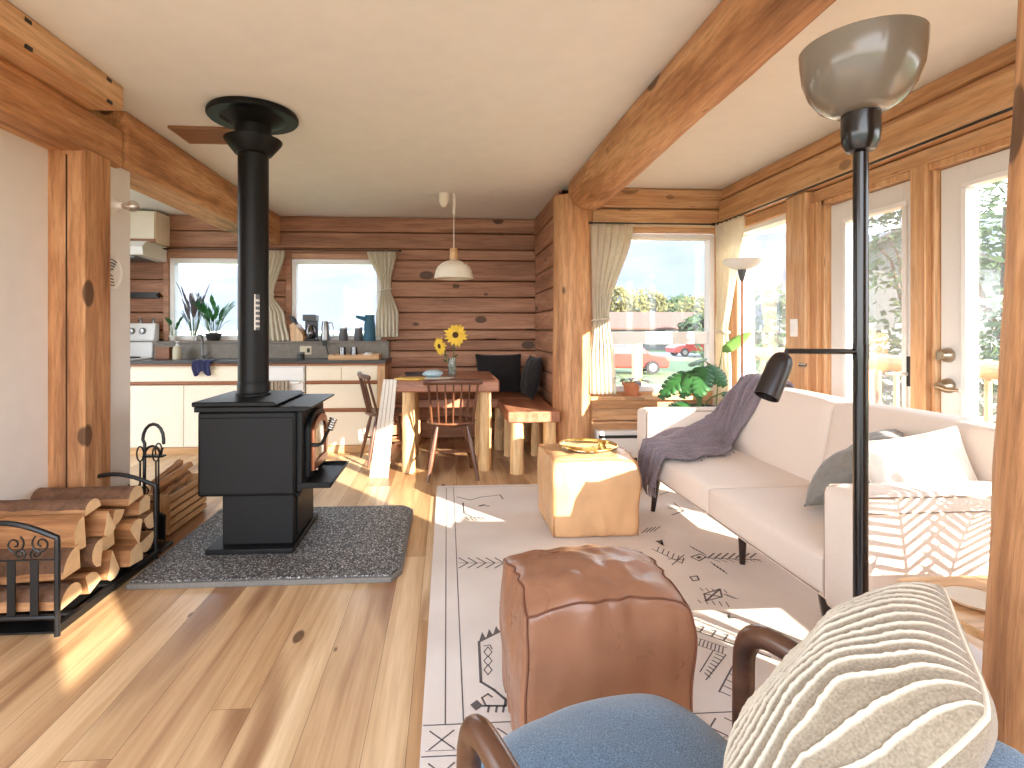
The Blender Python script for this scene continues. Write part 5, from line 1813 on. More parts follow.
# ---- things on the worktop
WZ = .9025
sk = thing('sink_tap', 'dark curved kitchen tap at the sink', 'tap')
q = at(205, 350, Y=5.80)
MB().lathe([(.022, WZ), (.024, WZ + .02), (.012, WZ + .03)], (q.x, 5.74, 0), 18).build('base', M['steel'], sk)
MB().tube([(q.x, 5.74, WZ + .02), (q.x, 5.74, WZ + .20), (q.x, 5.72, WZ + .24), (q.x, 5.66, WZ + .25), (q.x, 5.61, WZ + .22), (q.x, 5.605, WZ + .19)], .010, 10).build('spout', M['steel'], sk)
MB().tube([(q.x + .02, 5.74, WZ + .03), (q.x + .07, 5.72, WZ + .06)], .006, 8).build('lever', M['steel'], sk)
rebase(sk, (q.x, 5.74, WZ))
q = at(180, 352, Y=5.72)
t = thing('soap_bottle', 'pale soap bottle with pump standing left of the sink tap', 'bottle', (q.x, 5.66, WZ))
MB().lathe([(.001, 0), (.04, 0), (.042, .01), (.042, .10), (.03, .13), (.014, .14)], n=22).build('body', M['outlet'], t)
MB().lathe([(.014, .14), (.016, .15), (.006, .152), (.006, .175), (.02, .178), (.02, .186), (.001, .187)], n=16).build('pump', M['white'], t)
q = at(168, 350, Y=5.80)
t = thing('biscuit_tin', 'brown box standing at the worktop back beside the soap bottle', 'box', (q.x + .0, 5.735, WZ))
MB().box(-.07, .07, -.05, .05, 0, .11).build('body', M['trimwood'], t, bevel=.006); MB().box(-.073, .073, -.053, .053, .10, .125).build('lid', M['vent_brown'], t, bevel=.004)
q = at(203, 360, Y=5.35)
t = thing('navy_cloth', 'navy dish cloth hanging over the worktop edge by the sink', 'cloth', (q.x, CF - .03, WZ))
m = MB().grid(lambda a, b: Vector(((a - .5) * (.20 - .04 * b) + .01 * math.sin(b * 7), .10 - .118 * min(1, b / .45) - .004 * math.sin(a * 22) * b - .006 * b, .006 + .004 * math.sin(a * 14 + b * 8) - .13 * max(0, (b - .45) / .55) * (1 + .18 * math.sin(a * 8 + 1)))), 30, 24)
m.build('cloth', M['navy'], t, smooth=80, solid=.005)
q = at(289, 335, Y=5.78)
t = thing('knife_block', 'wooden knife block with black handled knives by the curtain', 'knife block', (-1.585, 5.865, 1.0825), R(-20))
MB().prism([(-.05, 0), (.10, 0), (.10, .06), (-.02, .20), (-.07, .17)], 'y', -.055, .055).build('block', M['oak_z'], t, bevel=.004)
for i in range(6):
    a = (-.045 + .022 * (i % 3) - .0, -.03 + .03 * (i // 3), .19 - .012 * (i % 3))
    MB().tube([a, (a[0] - .035, a[1], a[2] + .085 - .012 * (i % 2))], [.009, .010], 8, flat=.6).build('knife_handle', M['black'], t)
t = thing('coffee_maker', 'dark coffee maker with glass carafe under the window', 'coffee maker', (-1.455, 5.875, 1.0825))
MB().box(-.09, .09, -.10, .10, 0, .035).build('base', M['black'], t, bevel=.008)
MB().box(-.085, .085, .03, .10, .035, .26).build('tank', M['grey_plastic'], t, bevel=.008)
MB().box(-.09, .09, -.09, .10, .255, .335).build('brew_head', M['grey_plastic'], t, bevel=.01)
o = MB().lathe([(.001, .04), (.06, .04), (.072, .08), (.07, .13), (.05, .18), (.048, .20)], (0, -.03, 0), 26).build('carafe', M['carafe'], t)
MB().tube([(.05, -.05, .18), (.10, -.07, .18), (.105, -.07, .10), (.07, -.06, .08)], .008, 8).build('carafe_handle', M['black'], o)
t.scale = (.78, .74, .84)
t = thing('kettle', 'slim steel jug kettle between coffee maker and glass jars', 'kettle', (-1.30, 5.875, 1.0825))
MB().lathe([(.001, 0), (.065, 0), (.068, .02), (.055, .20), (.045, .25), (.02, .265), (.001, .268)], n=28).build('body', M['steel'], t)
MB().tube([(.05, 0, .23), (.095, 0, .235), (.115, 0, .18), (.11, 0, .06), (.065, 0, .03)], .010, 8).build('handle', M['steel'], t)
t.scale = (.72, .72, .84)
for i, (px, w) in enumerate(((344, 'beside the kettle'), (359, 'beside the teal jug'))):
    q = at(px, 345, Y=5.91)
    t = thing('storage_jar', 'grey filled storage jar on the window shelf ' + w, 'jar', (q.x, 5.88, 1.0825), 0, 'grey jars on the window shelf')
    MB().lathe([(.001, 0), (.045, 0), (.049, .01), (.045, .12), (.038, .128)], n=24).build('jar', M['grey_plastic'], t)
    MB().lathe([(.036, .128), (.042, .13), (.042, .145), (.001, .147)], n=24).build('lid', M['steel'], t)
q = at(379, 326, Y=5.80)
t = thing('teal_jug', 'teal jug with spout standing at the worktop end by the curtain', 'jug', (-.83, 5.875, 1.0825))
MB().lathe([(.001, 0), (.06, 0), (.064, .02), (.06, .17), (.05, .23), (.054, .28), (.048, .28), (.044, .23), (.001, .20)], n=26).build('body', M['teal'], t)
MB().grid(lambda a, b: Vector((-.045 - .10 * b, .045 * (1 - .4 * b) * (a * 2 - 1), .26 + .015 * b - .05 * (1 - (a * 2 - 1) ** 2) * (1 - b * .5))), 10, 8).build('spout', M['teal'], t, smooth=60, solid=.006)
q = at(352, 353, Y=5.62)
t = thing('draining_board', 'pale wooden draining tray lying on the worktop end', 'tray', (-.93, 5.60, WZ))
MB().box(-.25, .25, -.15, .15, 0, .012).box(-.25, .25, -.15, -.138, .012, .05).box(-.25, .25, .138, .15, .012, .05).box(-.25, -.238, -.138, .138, .012, .05).box(.238, .25, -.138, .138, .012, .05).build('tray', M['oak_x'], t, bevel=.003)
for i, (a, b, l_) in enumerate(((-.14, .02, 'dark tumbler upside down at the left of the draining tray'), (-.03, .06, 'dark tumbler upside down in the middle of the draining tray'))):
    o = thing('tumbler', l_, 'glass', (-.93 + a, 5.60 + b, WZ + .012)); MB().lathe([(.038, 0), (.03, .11), (.001, .112), (.001, .108), (.027, .106), (.035, 0)], n=22, close=True).build('glass', M['carafe'], o)
o = thing('cereal_bowl', 'white bowl upside down at the right of the draining tray', 'bowl', (-.80, 5.58, WZ + .012)); MB().lathe([(.07, 0), (.06, .035), (.03, .055), (.001, .056), (.001, .052), (.028, .05), (.057, .032), (.067, 0)], n=28, close=True).build('bowl', M['whitepot'], o)
o = thing('wooden_spatula', 'black spatula standing tilted behind the tumblers', 'spatula', (-1.22, 5.70, WZ)); MB().tube([(0, 0, 0.002), (-.05, .06, .14)], .006, 8).build('handle', M['black'], o); MB().box(-.085, -.04, .055, .065, .13, .19).build('blade', M['black'], o, bevel=.003)
q = at(300, 352, Y=5.55)
t = thing('small_jar', 'small black lidded jar on the worktop above the dishwasher', 'jar', (-1.47, 5.55, WZ)); MB().lathe([(.001, 0), (.035, 0), (.037, .05), (.034, .055)], n=20).build('jar', M['black'], t); MB().lathe([(.036, .055), (.036, .075), (.001, .077)], n=20).build('lid', M['grey_plastic'], t)
for i, (px, l_) in enumerate(((309, 'cream double outlet in the upstand behind the small jar'), (170, 'cream outlet in the upstand near the range'))):
    q = at(px, 349, Y=5.93)
    if i == 1: q.x = -2.90
    t = thing('outlet', l_, 'outlet', (q.x, 5.798, .985)); MB().box(-.06, .06, -.005, .0, -.045, .045).build('plate', M['outlet'], t, bevel=.002)
    for dx in (-.028, .028): MB().box(dx - .014, dx + .014, -.008, -.004, -.022, .022).build('socket', M['black'] if dx > 0 else M['outlet'], t, bevel=.002)
# ================================================================== CURTAINS


def curtain(name, label, fn_c, fn_w, z0, z1, axis, pos, pleats, amp, tie=None, lean=None):
    """fn_c(v), fn_w(v): centre and width of the cloth at v (0 top .. 1 bottom) along the wall axis"""
    root = thing(name, label, 'curtain')

    def f(a, b):
        u = a * 2 - 1
        w = fn_w(b)
        s = fn_c(b) + u * w / 2
        am = amp * (.55 + .45 * min(1, w / fn_w(0)))
        d = am * math.sin(a * pleats * 2 * PI + .6 * math.sin(b * 5)) + am * .4 * noise.noise(Vector((a * 5, b * 3, pleats)))
        if tie: d -= .02 * math.exp(-((b - tie) / .08) ** 2)
        s += .006 * math.sin(a * pleats * 4 * PI + b * 3)
        z = z1 + (z0 - z1) * b
        return Vector((s, pos + d, z)) if axis == 'x' else Vector((pos + d, s, z))
    MB().grid(f, pleats * 12, 50).build('cloth', M['linen'], root, smooth=80, solid=.0025)
    if tie:
        c_, w = fn_c(tie), fn_w(tie)
        z = z1 + (z0 - z1) * tie
        r = amp * .62 + .008
        pts = []
        for i in range(25):
            q = 2 * PI * i / 24
            p = (c_ + (w / 2 + .008) * math.cos(q), pos + (amp + .012) * math.sin(q) - .006, z + .012 * math.cos(q))
            pts.append(p if axis == 'x' else (p[1], p[0], p[2]))
        MB().tube(pts, .010, 8, caps=False, flat=1.0).build('tie', M['linen'], root)
    mid = fn_c(0)
    rebase(root, (mid, pos, z0) if axis == 'x' else (pos, mid, z0))
    return root


def interp(P):
    def f(v):
        for (a, b) in zip(P, P[1:]):
            if a[0] <= v <= b[0]:
                t = (v - a[0]) / (b[0] - a[0]); t = t * t * (3 - 2 * t)
                return a[1] + (b[1] - a[1]) * t
        return P[-1][1]
    return f


curtain('curtain', 'linen curtain tied at the right edge of the drawer side kitchen window', interp([(0, -.70), (.45, -.66), (.7, -.645), (1, -.645)]), interp([(0, .31), (.42, .10), (.75, .24), (1, .24)]), 1.125, 2.045, 'x', 5.87, 6, .022, .45)
curtain('curtain', 'linen curtain hanging between the kitchen windows beside the stove pipe', interp([(0, -1.83), (.5, -1.90), (.7, -1.83), (1, -1.80)]), interp([(0, .22), (.48, .12), (.8, .22), (1, .26)]), 1.085, 2.045, 'x', 5.85, 5, .022, .5)
curtain('curtain', 'linen curtain tied back to the log post at the bay window', interp([(0, 1.405), (.55, 1.305), (.75, 1.315), (1, 1.325)]), interp([(0, .37), (.56, .13), (.8, .21), (1, .215)]), .655, 2.10, 'x', 4.53, 6, .024, .56)
curtain('curtain', 'sheer bright linen curtain in the bay corner beside the uplighter', interp([(0, 4.30), (.5, 4.40), (.8, 4.42), (1, 4.40)]), interp([(0, .42), (.5, .16), (.8, .24), (1, .28)]), .35, 2.10, 'y', 2.315, 6, .024, .52)


def rod(label, p0, p1, r=.007, brackets=()):
    t = thing('curtain_rod', label, 'curtain rod')
    p0, p1 = Vector(p0), Vector(p1); d = (p1 - p0).normalized()
    MB().tube([p0, p1], r, 10).build('pole', M['black'], t)
    MB().tube([p0 - d * .03, p0], [.012, .012], 10).tube([p1, p1 + d * .03], [.012, .012], 10).build('finial', M['black'], t)
    for (b0, b1) in brackets:
        MB().tube([b0, b1], .005, 8).build('bracket', M['black'], t)
    rebase(t, p0)


rod('long thin dark curtain rod above both kitchen windows', (-3.0, 5.87, 2.055), (-.52, 5.87, 2.055), .006, [((-.55, 5.87, 2.055), (-.55, 5.975, 2.055)), ((-1.80, 5.87, 2.055), (-1.80, 5.975, 2.055)), ((-2.98, 5.87, 2.055), (-2.98, 5.975, 2.055))])
rod('dark curtain rod over the bay window', (1.23, 4.53, 2.112), (2.28, 4.53, 2.112), .007, [((1.6, 4.53, 2.112), (1.6, 4.61, 2.13)), ((2.25, 4.53, 2.112), (2.25, 4.61, 2.13))])
rod('long dark curtain rod above the glazed doors', (2.335, 1.0, 2.118), (2.335, 4.50, 2.118), .007, [((2.335, 3.62, 2.118), (2.38, 3.62, 2.13)), ((2.335, 2.0, 2.118), (2.38, 2.0, 2.13)), ((2.335, 4.45, 2.118), (2.38, 4.45, 2.13))])

# ================================================================== PLANTS AND UPLIGHTER
ux, uy = 2.20, 3.96
q = at(742, 262, Y=uy); ux = q.x
ul = thing('torchiere_lamp', 'slim uplighter with frosted bowl behind the sofa end', 'floor lamp')
MB().lathe([(.001, 0), (.125, 0), (.13, .01), (.03, .025), (.012, .04)], (ux, uy, 0), 32).build('base', M['bronze_gloss'], ul)
MB().tube([(ux, uy, .03), (ux, uy, 1.60)], .0085, 12).build('pole', M['copper'], ul)
MB().lathe([(.012, 1.57), (.02, 1.60), (.035, 1.655), (.03, 1.66), (.001, 1.66)], (ux, uy, 0), 24).build('socket_cone', M['grey_plastic'], ul)
P = [(.02, 1.655), (.06, 1.66), (.10, 1.68), (.13, 1.715), (.137, 1.73)]
MB().lathe(P + [(r - .004, z + .003) for r, z in P[::-1]], (ux, uy, 0), 40, close=True).build('bowl', M['frost'], ul, smooth=60)
rebase(ul, (ux, uy, 0))


def monstera_leaf(m, base, tip, width, droop, nrm, split=True, mi=0):
    base, tip = Vector(base), Vector(tip)
    ax = tip - base; L = ax.length; ax.normalize()
    n = Vector(nrm); n = (n - n.dot(ax) * ax).normalized(); sd = ax.cross(n)
    N = 7
    def mid(t): return base + ax * L * t - n * droop * L * t * t
    def outl(t): return width / 2 * (math.sin(PI * min(1, t * .93 + .09)) ** .65) * (1 - .25 * t)
    for sgn in (-1, 1):
        for i in range(N):
            t0, t1 = i / N, (i + 1) / N
            te0, te1 = t0 + .10, t1 + .10 - (.045 if split else 0)
            te0, te1 = min(1, te0), min(1, te1)
            w0, w1 = outl(te0 * .92), outl(te1 * .92)
            f0, f1 = .55, 1.0
            dn = -n * width * .10
            a, b = mid(t0), mid(t1)
            c_ = mid(te1) + sd * sgn * w1 + dn * (w1 / width * 2) ** 2; d_ = mid(te0) + sd * sgn * w0 + dn * (w0 / width * 2) ** 2
            k0 = a.lerp(mid(te0) + sd * sgn * w0 + dn * (w0 / width * 2) ** 2, .6); k1 = b.lerp(mid(min(1, t1 + .10)) + sd * sgn * outl(min(1, t1 + .10) * .92) + dn * (w1 / width * 2) ** 2, .6)
            m.face([a, b, k1, k0], mi)
            m.face([k0, k1, c_, d_], mi)
    return m


def big_plant(name, label, loc, leaves, pot_r, pot_h, potmat, leafmat, stand=0.0, petiole=.006, standmat=None, cat='plant'):
    t = thing(name, label, cat, loc)
    if stand:
        MB().lathe([(pot_r * 1.1, stand - .02), (pot_r * 1.15, stand - .01), (pot_r * 1.1, stand)], n=28).build('stand_top', standmat, t)
        for i in range(3):
            a = 2 * PI * i / 3 + .5
            MB().tube([(pot_r * .7 * math.cos(a), pot_r * .7 * math.sin(a), stand - .015), (pot_r * 1.1 * math.cos(a), pot_r * 1.1 * math.sin(a), 0)], [.014, .010], 8).build('stand_leg', standmat, t)
    MB().lathe([(.001, stand), (pot_r * .72, stand), (pot_r * .95, stand + pot_h * .9), (pot_r, stand + pot_h), (pot_r * .93, stand + pot_h), (pot_r * .88, stand + pot_h * .86), (.001, stand + pot_h * .84)], n=32, close=True).build('pot', potmat, t)
    MB().lathe([(.001, stand + pot_h * .85), (pot_r * .88, stand + pot_h * .85), (.001, stand + pot_h * .87)], n=20).build('soil', M['soil'], t)
    top = Vector((0, 0, stand + pot_h * .86))
    for (b, tip, w, dr_, nr, sp_) in leaves:
        b, tip = Vector(b), Vector(tip)
        st_ = top + Vector((b.x * .12, b.y * .12, 0))
        m_ = st_.lerp(b, .55) + Vector((0, 0, .10 * (b - st_).length)) - Vector(((b.x) * .12, (b.y) * .12, 0))
        s = MB().tube([st_, st_.lerp(m_, .5) + Vector((0, 0, .02)), m_, b], [petiole * 1.3, petiole * 1.1, petiole, petiole * .7], 8).build('stem', M['stem'], t)
        monstera_leaf(MB(), b, tip, w, dr_, nr, sp_).build('leaf', leafmat, t, smooth=50, weld=True, solid=.0015)
    return t


mo = Vector((1.93, 4.02, 0))


def ml(px0, py0, px1, py1, y0, y1):
    return at(px0, py0, Y=y0) - mo, at(px1, py1, Y=y1) - mo


L_ = []
for (a, w, dr_, nr) in (((706, 366, 727, 381, 4.0, 3.86), .20, .30, (-.2, -.5, .85)),
                        ((704, 366, 699, 392, 3.98, 3.80), .20, .22, (-.3, -.8, .5)),
                        ((690, 372, 661, 390, 4.02, 3.90), .19, .25, (-.3, -.6, .7)),
                        ((697, 370, 682, 392, 3.98, 3.85), .17, .25, (-.4, -.7, .6)),
                        ((703, 362, 690, 358, 4.05, 4.2), .17, .25, (-.3, -.5, .8)),
                        ((708, 363, 722, 366, 4.05, 4.2), .17, .3, (.2, -.5, .8)),
                        ((690, 404, 668, 408, 4.0, 3.92), .15, .15, (0, -.6, .8)),
                        ((724, 392, 738, 398, 3.98, 3.90), .14, .2, (.2, -.6, .7))):
    b, tp = ml(*a); L_.append((b, tp, w, dr_, nr, True))
big_plant('monstera', 'large split leaf monstera in dark pot behind the sofa far arm', mo, L_, .13, .26, M['darkpot'], M['leaf'], .36, .006, M['walnut_z'])
# young upright leaf of a second plant
m2 = Vector((2.12, 4.16, 0))
L_ = []
for (a, w, dr_, nr) in (((722, 352, 752, 331, 4.13, 4.08), .10, .1, (-.2, -.8, .5)), ((728, 398, 741, 388, 4.1, 4.0), .10, .2, (0, -.6, .8)), ((732, 402, 725, 392, 4.1, 4.0), .10, .2, (0, -.6, .8)), ((736, 396, 752, 400, 4.1, 4.0), .11, .25, (.1, -.6, .8))):
    b, tp = at(a[0], a[1], Y=a[4]) - m2, at(a[2], a[3], Y=a[5]) - m2
    L_.append((b, tp, w, dr_, nr, False))
big_plant('philodendron', 'light green plant with one tall upright leaf in the bay corner', m2, L_, .10, .2, M['whitepot'], M['leaf_pale'], .32, .005, M['walnut_z'])


def pot_plant(name, label, loc, r, h, potmat, leafmat, n, spread, L, seed, up=.5, wid=.25, saucer=True):
    rr = random.Random(seed)
    t = thing(name, label, 'plant', loc)
    MB().lathe([(.001, .006), (r * .7, .006), (r * .95, h * .8), (r * 1.08, h * .8), (r * 1.08, h), (r * .95, h), (r * .9, h * .82), (.001, h * .82)], n=26, close=True).build('pot', potmat, t)
    if saucer:
        MB().lathe([(.001, 0), (r * 1.0, 0), (r * 1.2, .014), (r * 1.15, .016), (r * .95, .006), (.001, .006)], n=26, close=True).build('saucer', potmat, t)
    m = MB(); s = MB()
    for i in range(n):
        a = 2.4 * i + rr.uniform(-.3, .3)
        d = Vector((math.cos(a) * spread, math.sin(a) * spread, up * rr.uniform(.6, 1.3)))
        b = Vector((math.cos(a) * r * .4, math.sin(a) * r * .4, h * .84))
        k = b + d * L * rr.uniform(.4, .9)
        s.tube([b, b.lerp(k, .5) + Vector((0, 0, .01)), k], .002, 5)
        d2 = (d + Vector((0, 0, -.5))).normalized(); sd = d2.cross(Vector((0, 0, 1))).normalized()
        LL = L * rr.uniform(.6, 1)
        p = [(0, .3), (.3, .9), (.6, .8), (1, 0)]
        mid = [k + d2 * LL * q + Vector((0, 0, -.25 * LL * q * q)) for q, _ in p]
        for j in range(3):
            w0, w1 = p[j][1] * LL * wid, p[j + 1][1] * LL * wid
            if w1 > 0: m.face([mid[j] + sd * w0, mid[j + 1] + sd * w1, mid[j + 1] - sd * w1, mid[j] - sd * w0])
            else: m.face([mid[j] + sd * w0, mid[j + 1], mid[j] - sd * w0])
    s.build('stems', M['stem'], t); m.build('foliage', leafmat, t, smooth=40)
    return t


pot_plant('potted_plant', 'dusky leaved plant in terracotta pot on the bay window sill', (1.60, 4.60, .631), .075, .115, M['terra'], M['leaf_dusk'], 22, .9, .13, 3, .55)
pot_plant('potted_plant', 'small terracotta pot plant on the side window sill behind the sofa', (2.47, 3.74, .722), .04, .075, M['terra'], M['leaf_pale'], 8, .5, .05, 5, .6)
MB_ = None
# kitchen window plants
q = at(213, 333, Y=5.90)
pot_plant('potted_plant', 'leafy plant in dark round bowl at the middle of the sink window', (q.x, 5.915, 1.0825), .085, .085, M['darkpot'], M['leaf'], 46, .62, .21, 11, 1.5, .13, False)
q = at(193, 333, Y=5.90)
pot_plant('potted_plant', 'airy bluish plant on the sill left of the dark bowl', (q.x, 5.915, 1.0825), .05, .06, M['whitepot'], M['leaf_dusk'], 34, .42, .24, 12, 1.9, .10, False)
q = at(173, 333, Y=5.90)
pot_plant('potted_plant', 'small wide leaved plant at the range end of the sink window', (q.x, 5.915, 1.0825), .045, .06, M['whitepot'], M['leaf'], 8, .5, .13, 14, 1.4, .22, False)
# potted palm outside the picture whose fronds throw shade on the sofa arm
pp = thing('potted_palm', 'potted palm with long fronds beside the side window', 'plant', (1.98, .98, 0))
MB().lathe([(.001, 0), (.12, 0), (.15, .26), (.155, .28), (.14, .28), (.13, .24), (.001, .23)], n=28, close=True).build('pot', M['whitepot'], pp)
for i in range(5):
    a = R(97 + i * 41); Lf = .62 + .1 * (i % 3)
    m = MB(); sp_ = []
    for k in range(15):
        t = k / 14
        sp_.append(Vector((math.cos(a) * Lf * .75 * t, math.sin(a) * Lf * .75 * t, .26 + Lf * 1.05 * math.sin(t * 1.9) * (1 - .25 * t))))
    m.tube(sp_, [.007 - .005 * k / 14 for k in range(15)], 6)
    for k in range(4, 15):
        d = (sp_[k] - sp_[k - 1]).normalized(); sd = d.cross(Vector((0, 0, 1))).normalized()
        for sg in (-1, 1):
            for h_ in (0, .5):
                b = sp_[k - 1].lerp(sp_[k], h_); ll = .20 * math.sin(PI * (k - 3 + h_) / 12.5) + .04
                e = b + (sd * sg * .8 + d * .6).normalized() * ll + Vector((0, 0, -.15 * ll)); w = d * .008
                m.face([b - w, b.lerp(e, .5) - w * 1.3, e, b.lerp(e, .5) + w * 1.3, b + w])
    m.build('frond', M['leaf'], pp, smooth=0)

# ================================================================== OUTDOORS
struct(MB().box(2.62, 5.0, -3.0, 9.0, -.2, -.10).build('deck_floor', M['crate_x'], smooth=0), 'sunlit timber deck outside the glazed doors', 'deck')
struct(MB().box(-14, -3.95, -8.0, 2.6, -.3, -.12).box(-3.95, 2.4, -8, -1.55, -.3, -.12).build('bounce_ground', M['street'], smooth=0), 'unseen pale ground behind the house, added to bounce sun indoors', 'bounce_ground')  # unseen pale ground, added so sunlight bounces up to the ceiling
struct(MB().box(-80, 400, -60, 400, -1.3, -1.0).build('ground_lawn', M['lawn'], smooth=0), 'bright green lawns below the house', 'lawn')
struct(MB().box(-40, 200, 42, 52, -1.0, -.98).build('street', M['street'], smooth=0), 'pale street crossing beyond the lawn', 'street')
rw = thing('deck_railing', 'peeled log railing along the outer edge of the deck', 'railing')
for yy in (1.0, 2.6, 4.2, 5.8, 7.4):
    MB().tube([(4.7, yy, -.1), (4.7, yy, .95)], [.085, .08], 16).build('post', M['log_z'], rw)
MB().tube([(4.7, -1, .86), (4.7, 3, .855), (4.7, 8.2, .85)], [.085, .08, .085], 16).build('top_rail', M['log_y'], rw)
MB().tube([(4.7, -1, .28), (4.7, 3, .28), (4.7, 8.2, .275)], [.06, .06, .06], 14).build('lower_rail', M['log_y'], rw)
for i in range(34):
    yy = .1 + i * .24
    MB().tube([(4.7, yy, .28), (4.7, yy, .82)], [.028, .026], 8).build('baluster', M['log_z'], rw)
rebase(rw, (4.7, 4, -.1))
q = at(637, 385, Y=8.0)
ps = thing('deck_post', 'pale wooden post standing outside the bay window', 'post', (q.x, 8.0, -1.0))
MB().box(-.06, .06, -.06, .06, 0, 2.02).build('shaft', M['birch_z'], ps, bevel=.01); MB().box(-.08, .08, -.08, .08, 2.02, 2.07).build('cap', M['birch_x'], ps, bevel=.008)
def house(label, x_, y_, w, d, h, rh, rz, wall, roof, ridge='x', base=-1.0):
    t = thing('house', label, 'house', (x_, y_, base), rz)
    MB().box(-w / 2, w / 2, -d / 2, d / 2, 0, h).build('wall', M[wall], t, smooth=0)
    if ridge == 'x':
        m = MB().prism([(-d / 2 - .5, h - .15), (0, h + rh), (d / 2 + .5, h - .15), (d / 2 + .5, h - .35), (0, h + rh - .2), (-d / 2 - .5, h - .35)], 'x', -w / 2 - .5, w / 2 + .5)
    else:
        m = MB().prism([(-w / 2 - .5, h - .15), (0, h + rh), (w / 2 + .5, h - .15), (w / 2 + .5, h - .35), (0, h + rh - .2), (-w / 2 - .5, h - .35)], 'y', -d / 2 - .5, d / 2 + .5)
        g = MB().prism([(-w / 2, h), (0, h + rh - .2), (w / 2, h)], 'y', -d / 2, -d / 2 + .1)
        g.build('gable', M[wall], t, smooth=0)
    m.build('roof', M[roof], t, smooth=0)
    for xx in (-w * .28, w * .22):
        o = MB().box(xx - .65, xx + .65, -d / 2 - .06, -d / 2, h * .45, h * .85).build('window', M['vinyl'], t, smooth=0)
        MB().box(xx - .55, xx + .55, -d / 2 - .08, -d / 2 - .06, h * .48, h * .82).build('pane', M['grey_plastic'], o, smooth=0)
    return t


q = at(628, 335, Y=62); house('pale bungalow with tan roof seen through the bay window', q.x, 62, 15, 9, 2.6, 1.7, 0, 'siding', 'roof_tan')
q = at(684, 335, Y=75); house('grey bungalow with dark windows behind the street', q.x, 75, 9, 8, 2.6, 1.4, R(-10), 'siding_grey', 'roof_tan')
q = at(893, 335, Y=24); house('pale gabled house seen through the first deck door', q.x, 24, 6.5, 8, 4.6, 1.7, R(-38), 'siding', 'roof_grey', 'y')
q = at(772, 335, Y=40); house('dark roofed house behind the garden hedge', q.x + 3, 40, 8, 8, 4.5, 1.6, R(-20), 'siding_grey', 'roof_grey')


def car(label, px, Y, rz, paint):
    q = at(px, 340, Y=Y)
    t = thing('car', label, 'car', (q.x, Y, -.98), rz)
    P = [(-2.1, .3), (-2.15, .75), (-1.75, .92), (-1.25, .97), (-.75, 1.42), (.65, 1.45), (1.25, 1.0), (2.0, .9), (2.15, .6), (2.1, .3)]
    MB().prism(P, 'y', -.85, .85).build('body', M[paint], t, bevel=.08)
    MB().prism([(-1.12, 1.0), (-.68, 1.36), (.58, 1.38), (1.05, 1.02)], 'y', -.87, .87).build('window', M['grey_plastic'], t, smooth=0)
    for (xx, yy) in ((-1.3, -.86), (1.3, -.86), (-1.3, .86), (1.3, .86)):
        o = MB().lathe([(.001, -.1), (.33, -.1), (.34, 0), (.33, .1), (.001, .1)], (xx, yy, .34), 22, axis='y').build('wheel', M['tyre'], t)
        MB().lathe([(.001, -.112), (.2, -.112), (.2, .112), (.001, .112)], (xx, yy, .34), 16, axis='y').build('hub', M['steel'], o)


car('red car parked on the street beyond the bay window', 694, 44, R(4), 'red_paint')
car('red car parked closer on the drive left of the wooden post', 622, 27, R(-6), 'red_paint')
# hills
hm = MB()


def hill(a, b):
    ang = R(-35 + 110 * a)           # from +Y towards +X
    dist = 1500 + 1900 * b
    ridge = 300 + 150 * noise.noise(Vector((a * 3.1, 2, 0))) + 60 * noise.noise(Vector((a * 13, 5, 0))) + 220 * a
    z = -1 + ridge * (math.sin(PI / 2 * min(1, b * 1.25)) ** 1.3) + 45 * b * noise.noise(Vector((a * 24, b * 9, 3)))
    return Vector((math.sin(ang) * dist, math.cos(ang) * dist, z))


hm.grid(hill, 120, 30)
struct(hm.build('hills', M['hill'], smooth=60), 'mountain ridge across the valley with blue haze put into its colour', 'hills')


def tree(name, label, x_, y_, z0, zc, rx, rz_, n, leaf, mat, seed, trunk=True, blossoms=0, group=None, cat='tree', base=-1.0):
    rr = random.Random(seed)
    t = thing(name, label, cat, (x_, y_, base), 0, group)
    m = MB()
    blobs = [(Vector((0, 0, zc)), 1.0)] + [(Vector((rr.uniform(-.6, .6) * rx, rr.uniform(-.6, .6) * rx, zc + rr.uniform(-.6, .6) * rz_)), rr.uniform(.4, .65)) for _ in range(7)]
    V = m.bm.verts.new; Fn = m.bm.faces.new
    for i in range(n):
        c, s = blobs[rr.randrange(len(blobs))]
        d = Vector((rr.gauss(0, 1), rr.gauss(0, 1), rr.gauss(0, 1))).normalized()
        r = rr.uniform(.55, 1.0) ** .5
        p = c + Vector((d.x * rx, d.y * rx, d.z * rz_)) * s * r
        if p.z < .15: p.z = rr.uniform(.1, .4)
        u = Vector((rr.gauss(0, 1), rr.gauss(0, 1), rr.gauss(0, 1))).normalized(); w = u.orthogonal().normalized()
        l_ = leaf * rr.uniform(.6, 1.3)
        f = Fn([V(p - u * l_), V(p + w * l_ * .55), V(p + u * l_), V(p - w * l_ * .55)])
        if blossoms and rr.random() < blossoms: f.material_index = 1
    m.build('foliage', [M[mat], M['blossom']], t, smooth=0)
    if trunk:
        T = MB().tube([(0, 0, 0), (.05, .02, zc * .5), (0, .05, zc)], [.03 * zc + .05, .025 * zc + .03, .03], 10)
        for k in range(5):
            c, s = blobs[1 + k]
            T.tube([(0, .02, zc * .45), c * .6 + Vector((0, 0, zc * .3)), c], [.05, .035, .015], 7)
        T.build('trunk', M['trunk'], t)
    return t


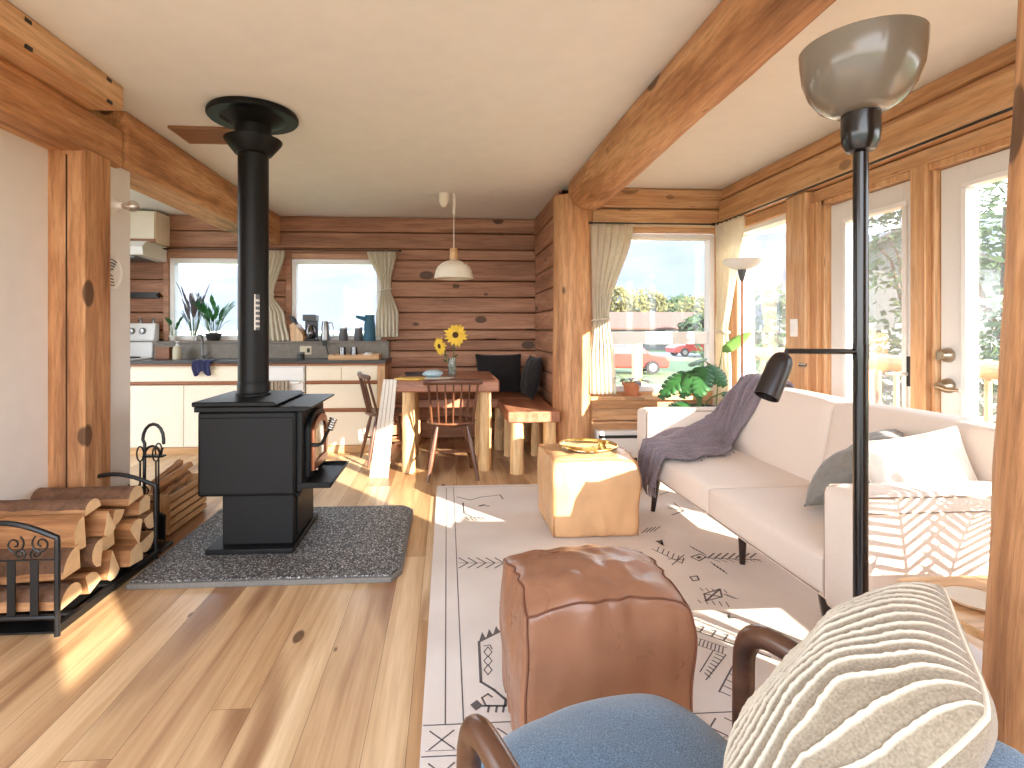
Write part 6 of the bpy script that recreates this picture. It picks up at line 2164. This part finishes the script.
G = 'trees beyond the deck railing'
q = at(985, 300, Y=7.6); tree('garden_tree', 'tall light green tree filling the glass of the lever handle door', q.x + .6, 7.8, 0, 4.1, 2.3, 2.6, 5200, .085, 'foliage', 1, True, .0, G)
q = at(985, 340, Y=6.4); tree('flowering_shrub', 'white flowering shrub just beyond the railing at the lever door', q.x, 6.6, 0, 1.6, 1.5, 1.1, 2600, .07, 'foliage', 2, True, .35, None, 'shrub')
q = at(880, 235, Y=13); tree('garden_tree', 'airy tree above the gabled house seen through the first door', q.x + .8, 13, 0, 4.6, 2.3, 1.9, 2300, .11, 'foliage', 3, True, 0, G)
q = at(893, 335, Y=8.6); tree('garden_shrub', 'leafy shrub behind the railing outside the first deck door', q.x + .6, 8.8, 0, 1.35, 1.7, 1.0, 2600, .08, 'foliage', 4, True, .12, None, 'shrub')
q = at(780, 340, Y=13); tree('garden_shrub', 'dense green shrub seen through the tall side window', q.x, 13, 0, 1.9, 2.0, 1.5, 2600, .11, 'foliage', 5, True, .05, None, 'shrub')
for i, (px, Y, zc, rx, rz_, mt) in enumerate(((625, 95, 5.5, 4.5, 4.2, 'foliage_yellow'), (650, 108, 6.0, 5, 3.8, 'foliage_yellow'), (672, 122, 6.4, 5, 3.8, 'foliage'), (700, 95, 5.6, 5, 3.2, 'foliage_yellow'), (712, 52, 2.0, 3, 1.7, 'foliage'))):
    q = at(px, 330, Y=Y)
    tree('far_tree', ['yellow green round tree behind the tan roof', 'yellowing wide tree between the two bungalows', 'green tree behind the grey bungalow', 'yellow green tree at the right of the bay view', 'low green bush before the grey bungalow'][i], q.x, Y, 0, zc, rx, rz_, 900, .5, mt, 20 + i, True, 0, 'far trees beyond the street')

# ================================================================== LIGHT
w = bpy.data.worlds.new('sky')
scene.world = w
w.use_nodes = True
nt = w.node_tree
bg = nt.nodes['Background']
tc = nt.nodes.new('ShaderNodeTexCoord'); sep = nt.nodes.new('ShaderNodeSeparateXYZ'); rp = nt.nodes.new('ShaderNodeValToRGB')
nt.links.new(tc.outputs['Generated'], sep.inputs[0]); nt.links.new(sep.outputs['Z'], rp.inputs[0]); nt.links.new(rp.outputs[0], bg.inputs[0])
e = rp.color_ramp.elements
e[0].position = .0; e[0].color = (1.0, 1.0, 1.0, 1)
e[1].position = .6; e[1].color = (.62, .78, 1.0, 1)
bg.inputs[1].default_value = 3.0
sun_d = bpy.data.lights.new('sun', 'SUN'); sun = bpy.data.objects.new('sun', sun_d); COL.objects.link(sun)
SUN = Vector((-.8, 1, -.42)).normalized()
sun.rotation_euler = SUN.to_track_quat('-Z', 'Y').to_euler()
sun_d.energy = 15.0
sun_d.color = (1.0, .88, .72)
sun_d.angle = R(.4)

vs_ = scene.view_settings
vs_.view_transform = 'Standard'
vs_.look = 'None'
vs_.exposure = 1.28
vs_.gamma = 1.0
vs_.use_curve_mapping = False
cy_ = scene.cycles
cy_.max_bounces = 10
cy_.diffuse_bounces = 6
cy_.glossy_bounces = 4
cy_.transparent_max_bounces = 16
cy_.transmission_bounces = 6
cy_.sample_clamp_indirect = 6.0
cy_.caustics_reflective = False
cy_.caustics_refractive = False
